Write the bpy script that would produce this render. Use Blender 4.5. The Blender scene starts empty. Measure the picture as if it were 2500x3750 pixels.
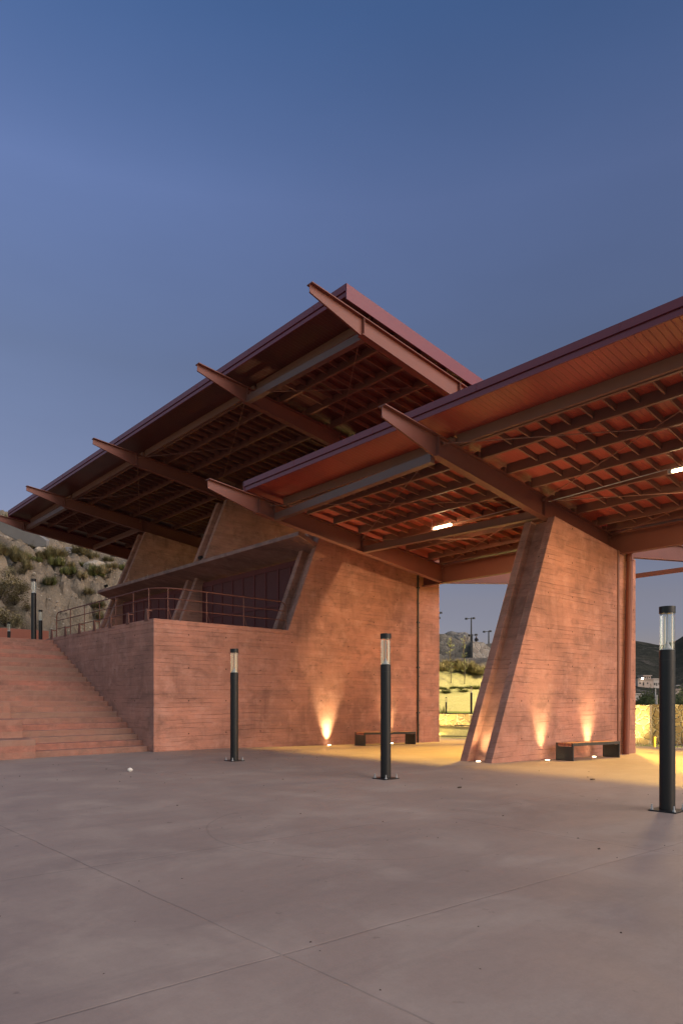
import bpy, math, random
from mathutils import Vector, Matrix, noise
R=math.radians
random.seed(7)
sc=bpy.context.scene
COL=sc.collection
# ------------------------------------------------------------------ camera
F_PX,YAW,YH,H,CX=2454.4,.8288,2564.3,1.4,1250.0      # of the 2500 px wide picture
CY,SY=math.cos(YAW),math.sin(YAW)
cd=bpy.data.cameras.new('camera'); cam=bpy.data.objects.new('camera',cd); COL.objects.link(cam)
cd.sensor_fit='HORIZONTAL'; cd.sensor_width=24.0; cd.lens=F_PX/2500*24
cd.shift_y=(YH-1875)/2500; cd.clip_start=.05; cd.clip_end=4000
cam.location=(0,0,H); cam.rotation_euler=(R(90),0,YAW-R(90)); sc.camera=cam
def away(u,d):
    """plan position at depth d metres, in the direction of picture column u (used once, to survey positions)"""
    r=(u-CX)/F_PX*d
    return d*CY+r*SY, d*SY-r*CY
def height(v,d): return H+(YH-v)/F_PX*d
def proj(p):
    d=p[0]*CY+p[1]*SY; r=p[0]*SY-p[1]*CY
    return (CX+F_PX*r/d, YH-F_PX*(p[2]-H)/d, d) if d>.1 else (-9999,0,d)
def gz(x,y=0):                                    # plaza falls gently towards +X for drainage
    return 0.0 if x<10.5 else max(-.0225*(x-10.5),-.42)

# ------------------------------------------------------------------ materials
class NT:
    def __init__(s,name):
        s.m=bpy.data.materials.new(name); s.m.use_nodes=True; s.t=s.m.node_tree; s.t.nodes.clear()
        s.out=s.t.nodes.new('ShaderNodeOutputMaterial')
        s.b=s.t.nodes.new('ShaderNodeBsdfPrincipled'); s.t.links.new(s.b.outputs[0],s.out.inputs[0])
    def n(s,typ,**kw):
        x=s.t.nodes.new(typ)
        for k,v in kw.items():
            if hasattr(x,k) and k not in x.inputs: setattr(x,k,v)
            else: s.put(x.inputs[k],v)
        return x
    def put(s,inp,v):
        if isinstance(v,bpy.types.NodeSocket): s.t.links.new(v,inp)
        elif hasattr(v,'outputs'): s.t.links.new(v.outputs[0],inp)
        else: inp.default_value=v
    def math(s,op,a,b=0.0,c=None,clamp=False):
        x=s.t.nodes.new('ShaderNodeMath'); x.operation=op; x.use_clamp=clamp
        s.put(x.inputs[0],a); s.put(x.inputs[1],b)
        if c is not None: s.put(x.inputs[2],c)
        return x.outputs[0]
    def pos(s):
        return s.t.nodes.new('ShaderNodeNewGeometry').outputs['Position']
    def sep(s,v):
        x=s.t.nodes.new('ShaderNodeSeparateXYZ'); s.put(x.inputs[0],v); return x.outputs
    def comb(s,a,b,c):
        x=s.t.nodes.new('ShaderNodeCombineXYZ')
        for i,q in enumerate((a,b,c)): s.put(x.inputs[i],q)
        return x.outputs[0]
    def noise(s,vec,scale,detail=4,rough=.55,dist=0.0):
        x=s.t.nodes.new('ShaderNodeTexNoise'); s.put(x.inputs['Vector'],vec)
        x.inputs['Scale'].default_value=scale; x.inputs['Detail'].default_value=detail
        x.inputs['Roughness'].default_value=rough; x.inputs['Distortion'].default_value=dist
        return x.outputs[0]
    def mapr(s,v,a,b,c=0.0,d=1.0):
        x=s.t.nodes.new('ShaderNodeMapRange'); x.clamp=True
        s.put(x.inputs[0],v)
        for i,q in enumerate((a,b,c,d)): s.put(x.inputs[i+1],q)
        return x.outputs[0]
    def mix(s,f,a,b,mode='MIX'):
        x=s.t.nodes.new('ShaderNodeMix'); x.data_type='RGBA'; x.blend_type=mode
        s.put(x.inputs[0],f)
        for i,q in ((6,a),(7,b)):
            if isinstance(q,tuple): q=(q[0],q[1],q[2],1)
            s.put(x.inputs[i],q)
        return x.outputs[2]
    def scale(s,vec,v3):
        x=s.t.nodes.new('ShaderNodeVectorMath'); x.operation='MULTIPLY'; s.put(x.inputs[0],vec); x.inputs[1].default_value=v3; return x.outputs[0]
    def bump(s,h,strength=.5,dist=.02):
        x=s.t.nodes.new('ShaderNodeBump'); x.inputs['Strength'].default_value=strength; x.inputs['Distance'].default_value=dist
        s.put(x.inputs['Height'],h); s.put(s.b.inputs['Normal'],x.outputs[0])
    def fin(s,col=None,rough=.7,metal=0.0,spec=None):
        if col is not None:
            if isinstance(col,tuple): col=(col[0],col[1],col[2],1)
            s.put(s.b.inputs['Base Color'],col)
        s.put(s.b.inputs['Roughness'],rough); s.put(s.b.inputs['Metallic'],metal)
        if spec is not None: s.put(s.b.inputs['Specular IOR Level'],spec)
        return s.m

def mat_concrete(name,base,dark,boards=True,scale=1.0,board=.118,steps=False):
    """pigmented board-marked concrete: rows of boards, stains, drips, tie holes"""
    t=NT(name); p=t.pos(); x,y,z=t.sep(p)
    a=t.math('ADD',x,t.math('MULTIPLY',y,.93))                     # runs along either wall direction
    warp=t.noise(t.comb(t.math('MULTIPLY',a,.35),0.0,t.math('MULTIPLY',z,1.2)),1.0,2)
    zz=t.math('ADD',z,t.math('MULTIPLY',warp,.16))
    row=t.math('FLOOR',t.math('DIVIDE',zz,board)); fr=t.math('FRACT',t.math('DIVIDE',zz,board))
    wn=t.n('ShaderNodeTexWhiteNoise',noise_dimensions='1D'); t.put(wn.inputs['W'],row)
    seg=t.math('FLOOR',t.math('ADD',t.math('DIVIDE',a,2.44),t.math('MULTIPLY',wn.outputs[0],7.3)))
    sfr=t.math('FRACT',t.math('ADD',t.math('DIVIDE',a,2.44),t.math('MULTIPLY',wn.outputs[0],7.3)))
    wn2=t.n('ShaderNodeTexWhiteNoise',noise_dimensions='2D'); t.put(wn2.inputs['Vector'],t.comb(row,seg,0.0))
    big=t.noise(t.comb(a,0.0,t.math('MULTIPLY',z,1.25)),.42*scale,5,.62,.6)
    mid=t.noise(p,2.3*scale,6,.65)
    drip=t.noise(t.comb(t.math('MULTIPLY',a,3.5),7.0,t.math('MULTIPLY',z,.35)),1.0,5,.7)
    grain=t.noise(t.comb(t.math('MULTIPLY',a,.9),3.0,t.math('MULTIPLY',z,17.0)),1.0,5,.7)
    fine=t.noise(p,38,4,.7)
    f=t.mapr(big,.36,.68)
    col=t.mix(f,base,dark)
    col=t.mix(t.math('MULTIPLY',t.mapr(drip,.50,.72,0,.7),t.mapr(big,.40,.62)),col,tuple(c*.6 for c in dark))
    blot=t.noise(t.comb(t.math('MULTIPLY',a,1.6),11.0,t.math('MULTIPLY',z,2.4)),1.0*scale,7,.72,.4)
    col=t.mix(t.mapr(blot,.50,.62,0,.6),col,tuple(c*.85 for c in dark))
    col=t.mix(t.mapr(mid,.50,.70,0,.55),col,(base[0]*1.12,base[1]*1.3,base[2]*1.4))
    if steps:
        w3=t.n('ShaderNodeTexWhiteNoise',noise_dimensions='1D'); t.put(w3.inputs['W'],t.math('FLOOR',t.math('DIVIDE',t.math('SUBTRACT',z,.004),3.5/23)))
        col=t.mix(t.mapr(t.math('ADD',t.math('MULTIPLY',w3.outputs[0],.6),t.math('MULTIPLY',mid,.6)),.4,.9,0,.7),col,(.25,.158,.122))
    val=t.math('ADD',.84,t.math('MULTIPLY',t.math('SUBTRACT',grain,.35),.42)); val=t.math('ADD',val,t.math('MULTIPLY',fine,.18))
    h=t.math('MULTIPLY',fine,.25)
    if boards:
        val=t.math('ADD',val,t.math('MULTIPLY',t.math('SUBTRACT',wn2.outputs[0],.5),.13))
        edge=t.math('MAXIMUM',t.math('LESS_THAN',fr,.11),t.math('MULTIPLY',t.math('LESS_THAN',sfr,.004),.3))
        breaky=t.mapr(t.noise(t.comb(t.math('MULTIPLY',a,.9),t.math('MULTIPLY',row,3.7),0.0),1.0,4,.7),.46,.62)
        edge=t.math('MULTIPLY',edge,breaky)
        val=t.math('MULTIPLY',val,t.math('SUBTRACT',1.0,t.math('MULTIPLY',edge,.36)))
        h=t.math('ADD',h,t.math('ADD',t.math('MULTIPLY',wn2.outputs[0],.6),t.math('MULTIPLY',edge,-1.0)))
        # tie holes
        hx=t.math('SUBTRACT',t.math('FRACT',t.math('DIVIDE',a,1.22)),.5); hz=t.math('SUBTRACT',t.math('FRACT',t.math('DIVIDE',z,.92)),.5)
        d2=t.math('ADD',t.math('POWER',t.math('MULTIPLY',hx,1.22),2.0),t.math('POWER',t.math('MULTIPLY',hz,.92),2.0))
        hole=t.math('LESS_THAN',d2,.00045)
        val=t.math('MULTIPLY',val,t.math('SUBTRACT',1.0,t.math('MULTIPLY',hole,.7)))
        h=t.math('SUBTRACT',h,t.math('MULTIPLY',hole,2.0))
    col=t.mix(1.0,col,t.comb(val,val,val),'MULTIPLY')
    t.bump(h,.9,.012)
    return t.fin(col,.82,0,.3)

CONC=mat_concrete('red_board_concrete',(.46,.212,.153),(.275,.135,.103))
CONC2=mat_concrete('red_canopy_concrete',(.37,.195,.155),(.20,.115,.095),boards=False)
STEP=mat_concrete('red_step_concrete',(.34,.138,.102),(.21,.108,.086),boards=False,scale=2.2,steps=True)

def mat_plaza():
    t=NT('plaza_concrete'); p=t.pos(); x,y,z=t.sep(p)
    big=t.noise(p,.16,5,.6,.8); mid=t.noise(p,.9,6,.68,.5); fine=t.noise(p,14,5,.7); sp=t.noise(p,60,3,.7)
    trowel=t.noise(t.scale(p,(.9,4.5,1)),.8,5,.65,.5)
    col=t.mix(t.mapr(big,.32,.68),(.305,.235,.200),(.205,.160,.142))
    col=t.mix(t.mapr(mid,.48,.66,0,.6),col,(.35,.282,.238))
    col=t.mix(t.mapr(trowel,.52,.70,0,.3),col,(.185,.147,.132))
    v=t.math('ADD',.8,t.math('ADD',t.math('MULTIPLY',fine,.22),t.math('MULTIPLY',sp,.18)))
    # dark specks and small stains
    sp2=t.noise(p,5.5,3,.5); v=t.math('MULTIPLY',v,t.math('SUBTRACT',1.0,t.mapr(sp2,.70,.76,0,.35)))
    # sawn joints
    wob=t.math('MULTIPLY',t.math('SUBTRACT',t.noise(p,1.4,3),.5),.035)
    def joint(c,per,off,w):
        q=t.math('DIVIDE',t.math('SUBTRACT',t.math('ADD',c,wob),off),per)
        d=t.math('MULTIPLY',t.math('ABSOLUTE',t.math('SUBTRACT',t.math('FRACT',t.math('ADD',q,.5)),.5)),per)
        return t.mapr(d,w*.4,w,1.0,0.0)
    yy=t.math('ADD',y,t.math('MULTIPLY',x,.073))
    j=t.math('MAXIMUM',joint(x,4.08,2.245,.010),joint(yy,2.62,3.1,.010))
    jb=t.math('MULTIPLY',j,t.mapr(t.noise(p,1.1,3),.3,.55,.25,.8))
    v=t.math('MULTIPLY',v,t.math('SUBTRACT',1.0,t.math('MULTIPLY',jb,.30)))
    halo=t.math('MAXIMUM',joint(x,4.08,2.245,.09),joint(yy,2.62,3.1,.09))
    v=t.math('ADD',v,t.math('MULTIPLY',t.math('MULTIPLY',halo,t.mapr(mid,.45,.7)),.10))
    # hairline crack, a curved one
    dx=t.math('SUBTRACT',x,5.3); dy=t.math('SUBTRACT',y,5.45)
    rr=t.math('SQRT',t.math('ADD',t.math('POWER',dx,2.0),t.math('POWER',dy,2.0)))
    cr=t.math('MULTIPLY',t.mapr(t.math('ABSOLUTE',t.math('SUBTRACT',t.math('ADD',rr,t.math('MULTIPLY',wob,3.0)),1.72)),.004,.016,1.0,0.0),t.math('LESS_THAN',dx,-.6))
    v=t.math('MULTIPLY',v,t.math('SUBTRACT',1.0,t.math('MULTIPLY',cr,.16)))
    col=t.mix(1.0,col,t.comb(v,v,v),'MULTIPLY')
    t.bump(t.math('ADD',t.math('MULTIPLY',fine,.4),t.math('ADD',t.math('MULTIPLY',trowel,.7),t.math('MULTIPLY',j,-1.5))),.35,.01)
    return t.fin(col,t.mapr(mid,.3,.7,.5,.72),0,.35)
PLAZA=mat_plaza()

def mat_paint(name,c,rough=.45,var=.25,rust=.0):
    t=NT(name); p=t.pos()
    n1=t.noise(p,1.3,5,.6); n2=t.noise(p,18,4,.6)
    v=t.math('ADD',1-var*.75,t.math('ADD',t.math('MULTIPLY',n1,var),t.math('MULTIPLY',n2,var*.5)))
    col=t.mix(1.0,c,t.comb(v,v,v),'MULTIPLY')
    if rust: col=t.mix(t.mapr(t.noise(p,3.1,6,.7),.6,.72,0,rust),col,(.22,.09,.05))
    return t.fin(col,t.mapr(n2,.2,.8,rough-.08,rough+.14),0,.4)
STEEL=mat_paint('red_oxide_steel',(.175,.060,.043),.5,.3,.25)
STEELD=mat_paint('dark_oxide_steel',(.18,.082,.058),.5,.3,.1)
TUBE=mat_paint('grey_brown_steel_tube',(.14,.070,.056),.42,.25,.1)
RODM=mat_paint('brown_rod_steel',(.20,.085,.06),.5,.2)
RAIL=mat_paint('rail_red_steel',(.125,.043,.031),.5,.25)
FASCIA=mat_paint('maroon_fascia_sheet',(.155,.031,.046),.38,.12)
DOORM=mat_paint('maroon_door_steel',(.13,.028,.026),.75,.25)
DOORP=mat_paint('maroon_door_sheet',(.11,.029,.027),.75,.3)
BLACK=mat_paint('black_powder_coat',(.008,.007,.009),.42,.2)
DARKG=mat_paint('dark_grey_steel',(.035,.034,.033),.45,.25)
PIPE=mat_paint('brown_red_pipe',(.17,.05,.03),.4,.2)
GALV=mat_paint('galvanised_steel',(.38,.38,.39),.35,.25)
WOOD=mat_paint('red_wood_slat',(.30,.10,.06),.6,.35)
REDW=mat_paint('red_plaster',(.36,.13,.09),.85,.3)

def mat_deck(name,c,c2):
    t=NT(name); p=t.pos(); x,y,z=t.sep(p)
    fr=t.math('FRACT',t.math('DIVIDE',y,.12)); rib=t.math('MULTIPLY',t.mapr(t.math('ABSOLUTE',t.math('SUBTRACT',fr,.5)),.42,.5,0,1),1.0)
    pid=t.math('FLOOR',t.math('DIVIDE',y,.96)); wn=t.n('ShaderNodeTexWhiteNoise',noise_dimensions='1D'); t.put(wn.inputs['W'],pid)
    n1=t.noise(p,1.7,4)
    v=t.math('ADD',.72,t.math('ADD',t.math('MULTIPLY',wn.outputs[0],.22),t.math('MULTIPLY',n1,.3)))
    v=t.math('MULTIPLY',v,t.math('SUBTRACT',1.0,t.math('MULTIPLY',rib,.20)))
    col=t.mix(t.mapr(n1,.4,.7),c,c2); col=t.mix(1.0,col,t.comb(v,v,v),'MULTIPLY')
    t.bump(rib,.5,.012)
    return t.fin(col,.33,0,.5)
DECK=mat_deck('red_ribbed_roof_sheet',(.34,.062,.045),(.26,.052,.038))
DECKL=mat_deck('shaded_ribbed_roof_sheet',(.100,.030,.025),(.072,.026,.022))  # red sheet darkened: shade under the upper roof is in the colour

def mat_stone(name,c1,c2,scale=2.6,joint=(.5,.46,.38)):
    t=NT(name); p=t.pos()
    d=t.n('ShaderNodeVectorMath',operation='ADD'); nz=t.n('ShaderNodeTexNoise'); t.put(nz.inputs['Vector'],p); nz.inputs['Scale'].default_value=3.0
    t.put(d.inputs[0],p); t.put(d.inputs[1],t.scale(nz.outputs['Color'],(.25,.25,.25)))
    v=t.n('ShaderNodeTexVoronoi'); t.put(v.inputs['Vector'],d.outputs[0]); v.inputs['Scale'].default_value=scale
    e=t.n('ShaderNodeTexVoronoi',feature='DISTANCE_TO_EDGE'); t.put(e.inputs['Vector'],d.outputs[0]); e.inputs['Scale'].default_value=scale
    r,g,b=t.sep(v.outputs['Color'])
    col=t.mix(r,c1,c2); ed=t.mapr(e.outputs[0],.02,.09,1,0)
    fine=t.noise(p,16,5,.7)
    vv=t.math('ADD',.7,t.math('ADD',t.math('MULTIPLY',fine,.4),t.math('MULTIPLY',g,.2)))
    col=t.mix(1.0,col,t.comb(vv,vv,vv),'MULTIPLY'); col=t.mix(t.math('MULTIPLY',ed,.75),col,joint)
    t.bump(t.math('ADD',t.math('MULTIPLY',t.mapr(e.outputs[0],0,.12),1.0),t.math('MULTIPLY',fine,.4)),1.0,.05)
    return t.fin(col,.85,0,.3)
STONE=mat_stone('ochre_rubble_stone',(.36,.28,.17),(.22,.17,.11),3.4)
STONEG=mat_stone('grey_rubble_stone',(.10,.092,.082),(.24,.215,.18),1.7,(.24,.22,.19))
STONEL=mat_stone('pale_rubble_stone',(.42,.36,.31),(.29,.24,.20),1.6,(.42,.38,.33))

def mat_earth(name,c1,c2,c3,s=1.0):
    t=NT(name); p=t.pos()
    a=t.noise(p,.25*s,6,.65,.4); b=t.noise(p,1.5*s,6,.7); f=t.noise(p,9*s,5,.75)
    col=t.mix(t.mapr(a,.35,.65),c1,c2); col=t.mix(t.mapr(b,.52,.7,0,.7),col,c3)
    v=t.math('ADD',.55,t.math('MULTIPLY',f,.9)); col=t.mix(1.0,col,t.comb(v,v,v),'MULTIPLY')
    sp=t.n('ShaderNodeTexVoronoi'); t.put(sp.inputs['Vector'],p); sp.inputs['Scale'].default_value=2.2*s
    col=t.mix(t.math('MULTIPLY',t.math('LESS_THAN',sp.outputs[0],.12),.6),col,(.5,.45,.38))
    t.bump(t.math('ADD',b,t.math('MULTIPLY',f,.6)),1.0,.25/s)
    return t.fin(col,.95,0,.1)
EARTH=mat_earth('eroded_grey_earth',(.29,.232,.172),(.20,.168,.130),(.35,.275,.20))
SAND=mat_earth('sandy_bank',(.36,.32,.16),(.27,.26,.125),(.40,.34,.20),1.5)
MOUNT=None
def mat_mount():
    t=NT('scrub_mountain'); p=t.pos()
    a=t.noise(p,.012,7,.65); b=t.noise(p,.055,7,.8); f=t.noise(p,.35,4,.75)
    col=t.mix(t.mapr(a,.4,.62),(.055,.058,.048),(.095,.088,.070)); col=t.mix(t.mapr(b,.55,.63,0,.8),col,(.26,.22,.185))
    col=t.mix(t.mapr(f,.47,.6,0,.75),col,(.035,.040,.032))
    t.bump(t.math('ADD',b,t.math('MULTIPLY',f,.3)),1.0,6.0)
    return t.fin(col,1.0,0,0)
MOUNT=mat_mount()
ASPH=mat_earth('grey_asphalt',(.13,.115,.10),(.10,.09,.08),(.15,.13,.11),.8)
def mat_leaf(name,c1,c2):
    t=NT(name); oi=t.n('ShaderNodeObjectInfo'); p=t.pos()
    n=t.noise(p,1.9,3); r=t.math('ADD',t.math('MULTIPLY',oi.outputs['Random'],.4),t.math('MULTIPLY',n,.8))
    col=t.mix(t.mapr(r,.25,.9),c1,c2)
    return t.fin(col,.75,0,.2)
TUFT=mat_leaf('dry_olive_grass',(.11,.105,.05),(.26,.21,.115))
TUFTG=mat_leaf('green_scrub',(.075,.09,.032),(.16,.165,.06))
LAWN=mat_leaf('verge_grass',(.07,.10,.02),(.12,.15,.04))
TWIG=mat_paint('dark_twig',(.05,.035,.025),.8,.3)
SLAB=mat_paint('blue_grey_slab',(.17,.165,.17),.8,.4)
ROCK=mat_paint('pale_rock',(.34,.29,.23),.9,.4)
WHITEP=mat_paint('white_plaster',(.52,.46,.42),.9,.2)
PINKP=mat_paint('pink_plaster',(.44,.34,.29),.9,.25)
WINM=mat_paint('dark_window',(.03,.028,.03),.3,.2)
SKIN=mat_paint('skin',(.35,.2,.14),.6,.05)
CLOTH=mat_paint('dark_cloth',(.012,.012,.014),.9,.1)
YEL=mat_paint('yellow_paint',(.5,.33,.04),.6,.1)
PAPER=mat_paint('white_paper',(.6,.57,.54),.9,.15)
LEAFM=mat_paint('dry_leaf',(.05,.03,.02),.9,.2)
REBAR=mat_paint('pale_rebar_stub',(.5,.36,.27),.8,.2)
def emis(name,c,s):
    t=NT(name); t.b.inputs['Emission Color'].default_value=(*c,1); t.b.inputs['Emission Strength'].default_value=s
    return t.fin(c,.4)
TUBE_ON=emis('lit_tube',(1.0,.74,.40),14.0)
LENS_ON=emis('lit_lens',(1.0,.80,.45),12.0)
HOUSE_ON=emis('lit_bulb',(1.0,.9,.7),6.0)
def mat_glass():
    m=bpy.data.materials.new('clear_acrylic'); m.use_nodes=True; t=m.node_tree; t.nodes.clear()
    o=t.nodes.new('ShaderNodeOutputMaterial'); mx=t.nodes.new('ShaderNodeMixShader'); tr=t.nodes.new('ShaderNodeBsdfTransparent'); gl=t.nodes.new('ShaderNodeBsdfGlossy'); lw=t.nodes.new('ShaderNodeLayerWeight')
    tr.inputs[0].default_value=(.93,.94,.94,1); gl.inputs['Roughness'].default_value=.06; lw.inputs['Blend'].default_value=.28
    ma=t.nodes.new('ShaderNodeMath'); ma.operation='MULTIPLY_ADD'; ma.inputs[1].default_value=.4; ma.inputs[2].default_value=.04
    t.links.new(lw.outputs['Fresnel'],ma.inputs[0]); t.links.new(ma.outputs[0],mx.inputs[0])
    t.links.new(tr.outputs[0],mx.inputs[1]); t.links.new(gl.outputs[0],mx.inputs[2]); t.links.new(mx.outputs[0],o.inputs[0])
    return m
GLASS=mat_glass()
STRIP=mat_paint('cream_acrylic_strip',(.75,.66,.5),.3,.05)

# ------------------------------------------------------------------ mesh builder
ORG={}
class MB:
    def __init__(s): s.v=[]; s.f=[]
    def add(s,vs,fs):
        o=len(s.v); s.v+= [tuple(q) for q in vs]; s.f+= [tuple(i+o for i in f) for f in fs]; return s
    def box(s,a,b):
        x0,y0,z0=a; x1,y1,z1=b
        return s.add([(x0,y0,z0),(x1,y0,z0),(x1,y1,z0),(x0,y1,z0),(x0,y0,z1),(x1,y0,z1),(x1,y1,z1),(x0,y1,z1)],
            [(0,3,2,1),(4,5,6,7),(0,1,5,4),(1,2,6,5),(2,3,7,6),(3,0,4,7)])
    def loft(s,lo,hi):
        n=len(lo)
        return s.add(list(lo)+list(hi),[tuple(range(n-1,-1,-1)),tuple(range(n,2*n))]+[(i,(i+1)%n,n+(i+1)%n,n+i) for i in range(n)])
    def prism(s,poly,vec):
        vec=Vector(vec); return s.loft([tuple(Vector(p)) for p in poly],[tuple(Vector(p)+vec) for p in poly])
    def bar(s,p,q,w,h,up=(0,0,1)):
        """rectangular bar from p to q, w across, h along up; p,q on the axis"""
        p=Vector(p);q=Vector(q); d=(q-p).normalized(); up=Vector(up); r=d.cross(up).normalized(); u=r.cross(d)
        r*=w/2; u*=h/2
        return s.loft([p-r-u,p+r-u,p+r+u,p-r+u],[q-r-u,q+r-u,q+r+u,q-r+u])
    def cyl(s,p,q,r,r2=None,n=12):
        p=Vector(p);q=Vector(q); d=(q-p).normalized(); a=Vector((1,0,0)) if abs(d.x)<.9 else Vector((0,1,0))
        a=d.cross(a).normalized(); b=d.cross(a); r2=r if r2 is None else r2
        cs=[(math.cos(2*math.pi*i/n),math.sin(2*math.pi*i/n)) for i in range(n)]
        return s.loft([p+a*(c*r)+b*(e*r) for c,e in cs],[q+a*(c*r2)+b*(e*r2) for c,e in cs])
    def tube(s,pts,r,n=8):
        pts=[Vector(p) for p in pts]; rings=[]
        for i,p in enumerate(pts):
            d=((pts[i+1]-p) if i<len(pts)-1 else Vector((0,0,0))); e=((p-pts[i-1]) if i else Vector((0,0,0)))
            t=(d.normalized()+e.normalized()).normalized() if (d.length and e.length) else (d+e).normalized()
            a=t.cross(Vector((0,0,1)) if abs(t.z)<.95 else Vector((1,0,0))).normalized(); b=t.cross(a)
            rings.append([p+a*(math.cos(2*math.pi*k/n)*r)+b*(math.sin(2*math.pi*k/n)*r) for k in range(n)])
        vs=[v for g in rings for v in g]; fs=[]
        for i in range(len(rings)-1):
            for k in range(n): fs.append((i*n+k,i*n+(k+1)%n,(i+1)*n+(k+1)%n,(i+1)*n+k))
        fs.append(tuple(range(n-1,-1,-1))); fs.append(tuple(range(len(vs)-n,len(vs))))
        return s.add(vs,fs)
    def build(s,name,mat,parent=None,loc=None,smooth=False,bevel=0,fix=True):
        """links ONE mesh object; vertices are world positions, re-based on the parent's (or loc's) origin"""
        o0=Vector(loc) if loc is not None else (ORG[parent.name] if parent else Vector((0,0,0)))
        me=bpy.data.meshes.new(name); me.from_pydata([tuple(Vector(v)-o0) for v in s.v],[],s.f); me.update()
        if fix:
            import bmesh
            bm=bmesh.new(); bm.from_mesh(me); bmesh.ops.recalc_face_normals(bm,faces=bm.faces); bm.to_mesh(me); bm.free()
        me.materials.append(mat)
        if smooth:
            me.polygons.foreach_set('use_smooth',[True]*len(me.polygons)); me.set_sharp_from_angle(angle=R(38))
        o=bpy.data.objects.new(name,me); COL.objects.link(o)
        if parent: o.parent=parent; o.location=o0-ORG[parent.name]
        else: o.location=o0
        ORG[o.name]=o0.copy()
        if bevel:
            b=o.modifiers.new('bevel','BEVEL'); b.width=bevel; b.segments=2; b.limit_method='ANGLE'
        return o
def tag(o,label=None,cat=None,group=None,kind=None):
    if label: o['label']=label
    if cat: o['category']=cat
    if group: o['group']=group
    if kind: o['kind']=kind
    return o
def thing(name,loc,label,cat,group=None):
    o=bpy.data.objects.new(name,None); COL.objects.link(o); o.location=loc; o.empty_display_size=.2
    ORG[o.name]=Vector(loc); return tag(o,label,cat,group)
def copy_tree(o,loc=None,rotz=None,scale=None,parent=None):
    c=o.copy(); COL.objects.link(c)
    for k in ('label',):
        if k in c and parent is None: del c[k]
    if parent: c.parent=parent
    if loc is not None: c.location=loc
    if rotz is not None: c.rotation_euler=(0,0,rotz)
    if scale is not None: c.scale=(scale,)*3 if not isinstance(scale,tuple) else scale
    ORG[c.name]=Vector(c.location)
    for ch in list(o.children): copy_tree(ch,parent=c)
    return c

# ------------------------------------------------------------------ ground
m=MB()
xs=[-600,-60,-20,-6,0,3,6,9,10.5,13,16,19,22,25,29.2]
ys=[-600,-60,-20,-6,0,4,8,12,16,20,24,30]
for i in range(len(xs)-1):
    for j in range(len(ys)-1):
        q=[(xs[i],ys[j]),(xs[i+1],ys[j]),(xs[i+1],ys[j+1]),(xs[i],ys[j+1])]
        m.add([(a,b,gz(a)) for a,b in q],[(0,1,2,3)])
tag(m.build('plaza_ground',PLAZA),kind='structure')
m=MB(); m.add([(-1500,-1500,-.75),(2500,-1500,-.75),(2500,2500,-.75),(-1500,2500,-.75)],[(0,1,2,3)])
tag(m.build('ground',EARTH),kind='structure')
m=MB(); m.box((24.0,-40,-.7),(60,30,-.425)); tag(m.build('road',ASPH),kind='structure')

# ------------------------------------------------------------------ concrete walls
def wall_poly(x0,slope,y0,thick,zlo,ztopf,xr=20.45,fin=.21,depth=.26):
    """slanted leading edge with a channel between two fins; y0 is the face towards the camera"""
    y1=y0+thick
    plan=[(0,y0),(0,y0+fin),(depth,y0+fin),(depth,y1-fin),(0,y1-fin),(0,y1)]
    lo=[];hi=[]
    for dx,y in plan:
        # solve z on the top line along the slanted edge
        z=9.0
        for _ in range(30): z=ztopf(x0+slope*z+dx)
        lo.append((x0+slope*zlo+dx,y,zlo)); hi.append((x0+slope*z+dx,y,z))
    lo+= [(xr,y1,zlo),(xr,y0,zlo)]; hi+= [(xr,y1,ztopf(xr)),(xr,y0,ztopf(xr))]
    return lo,hi
topR=lambda x: 6.15-.1*(x-15.74)
topL=lambda x: 9.92-.115*(x-15.6)
def wall(name,x0,sl,y0,ztop,label,cat,zlo=-.5,thick=.9):
    m=MB(); m.loft(*wall_poly(x0,sl,y0,thick,zlo,ztop))
    xb=x0+sl*0
    return tag(m.build(name,CONC,loc=(xb,y0,0),bevel=.012),label,cat)
pier=wall('concrete_pier',12.96,.4504,9.02,topR,'free-standing leaning red concrete pier with a grooved edge beside the right bench','pier')
wall2=wall('concrete_wall',11.54,.41,16.67,topL,'long board-marked concrete wall with a thin black downpipe and a bench at its foot','wall')
wall3=wall('concrete_wall',11.54,.41,24.17,topL,'leaning concrete wall rising through the middle of the slab canopy above the terrace','wall',zlo=3.4)
wall4=wall('concrete_wall',11.54,.41,31.67,topL,'farthest leaning concrete wall, at the hill end of the slab canopy','wall',zlo=3.4)
# downpipes: fixed to their walls
m=MB(); m.cyl((19.15,16.63,-.3),(19.15,16.63,6.1),.036,n=10)
for z in (.9,2.6,4.3,5.6): m.box((19.09,16.59,z),(19.21,16.668,z+.05))
m.build('downpipe',DARKG,wall2,smooth=True)
m=MB(); m.cyl((19.52,8.9,-.25),(19.78,8.9,5.55),.092,n=20); m.cyl((19.78,8.9,5.55),(19.84,8.9,6.28),.105,n=20)
for z,w in ((5.55,.115),(5.75,.115),(5.95,.118)): m.cyl((19.52+.045*z,8.9,z-.015),(19.52+.045*z,8.9,z+.015),w,n=20)
m.build('downpipe',PIPE,pier,smooth=True)
m=MB(); m.box((19.22,8.99,-.3),(19.30,9.018,5.8)); m.build('cable_channel',STEELD,pier)

# terrace podium
XT,YT,ZT=8.45,16.673,3.6
m=MB(); m.box((XT,YT,-.4),(14.6,31.6,3.48)); 
m2=MB(); m2.box((XT,YT,3.48),(13.2,YT+.25,ZT)); m2.box((XT,YT+.25,3.48),(XT+.25,24.9,ZT))
pod=tag(m.build('terrace_podium',CONC,loc=(XT,YT,0),bevel=.012),'solid concrete terrace block carrying the railing, beside the stairs','terrace')
m2.build('parapet',CONC,pod,bevel=.01)

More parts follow.
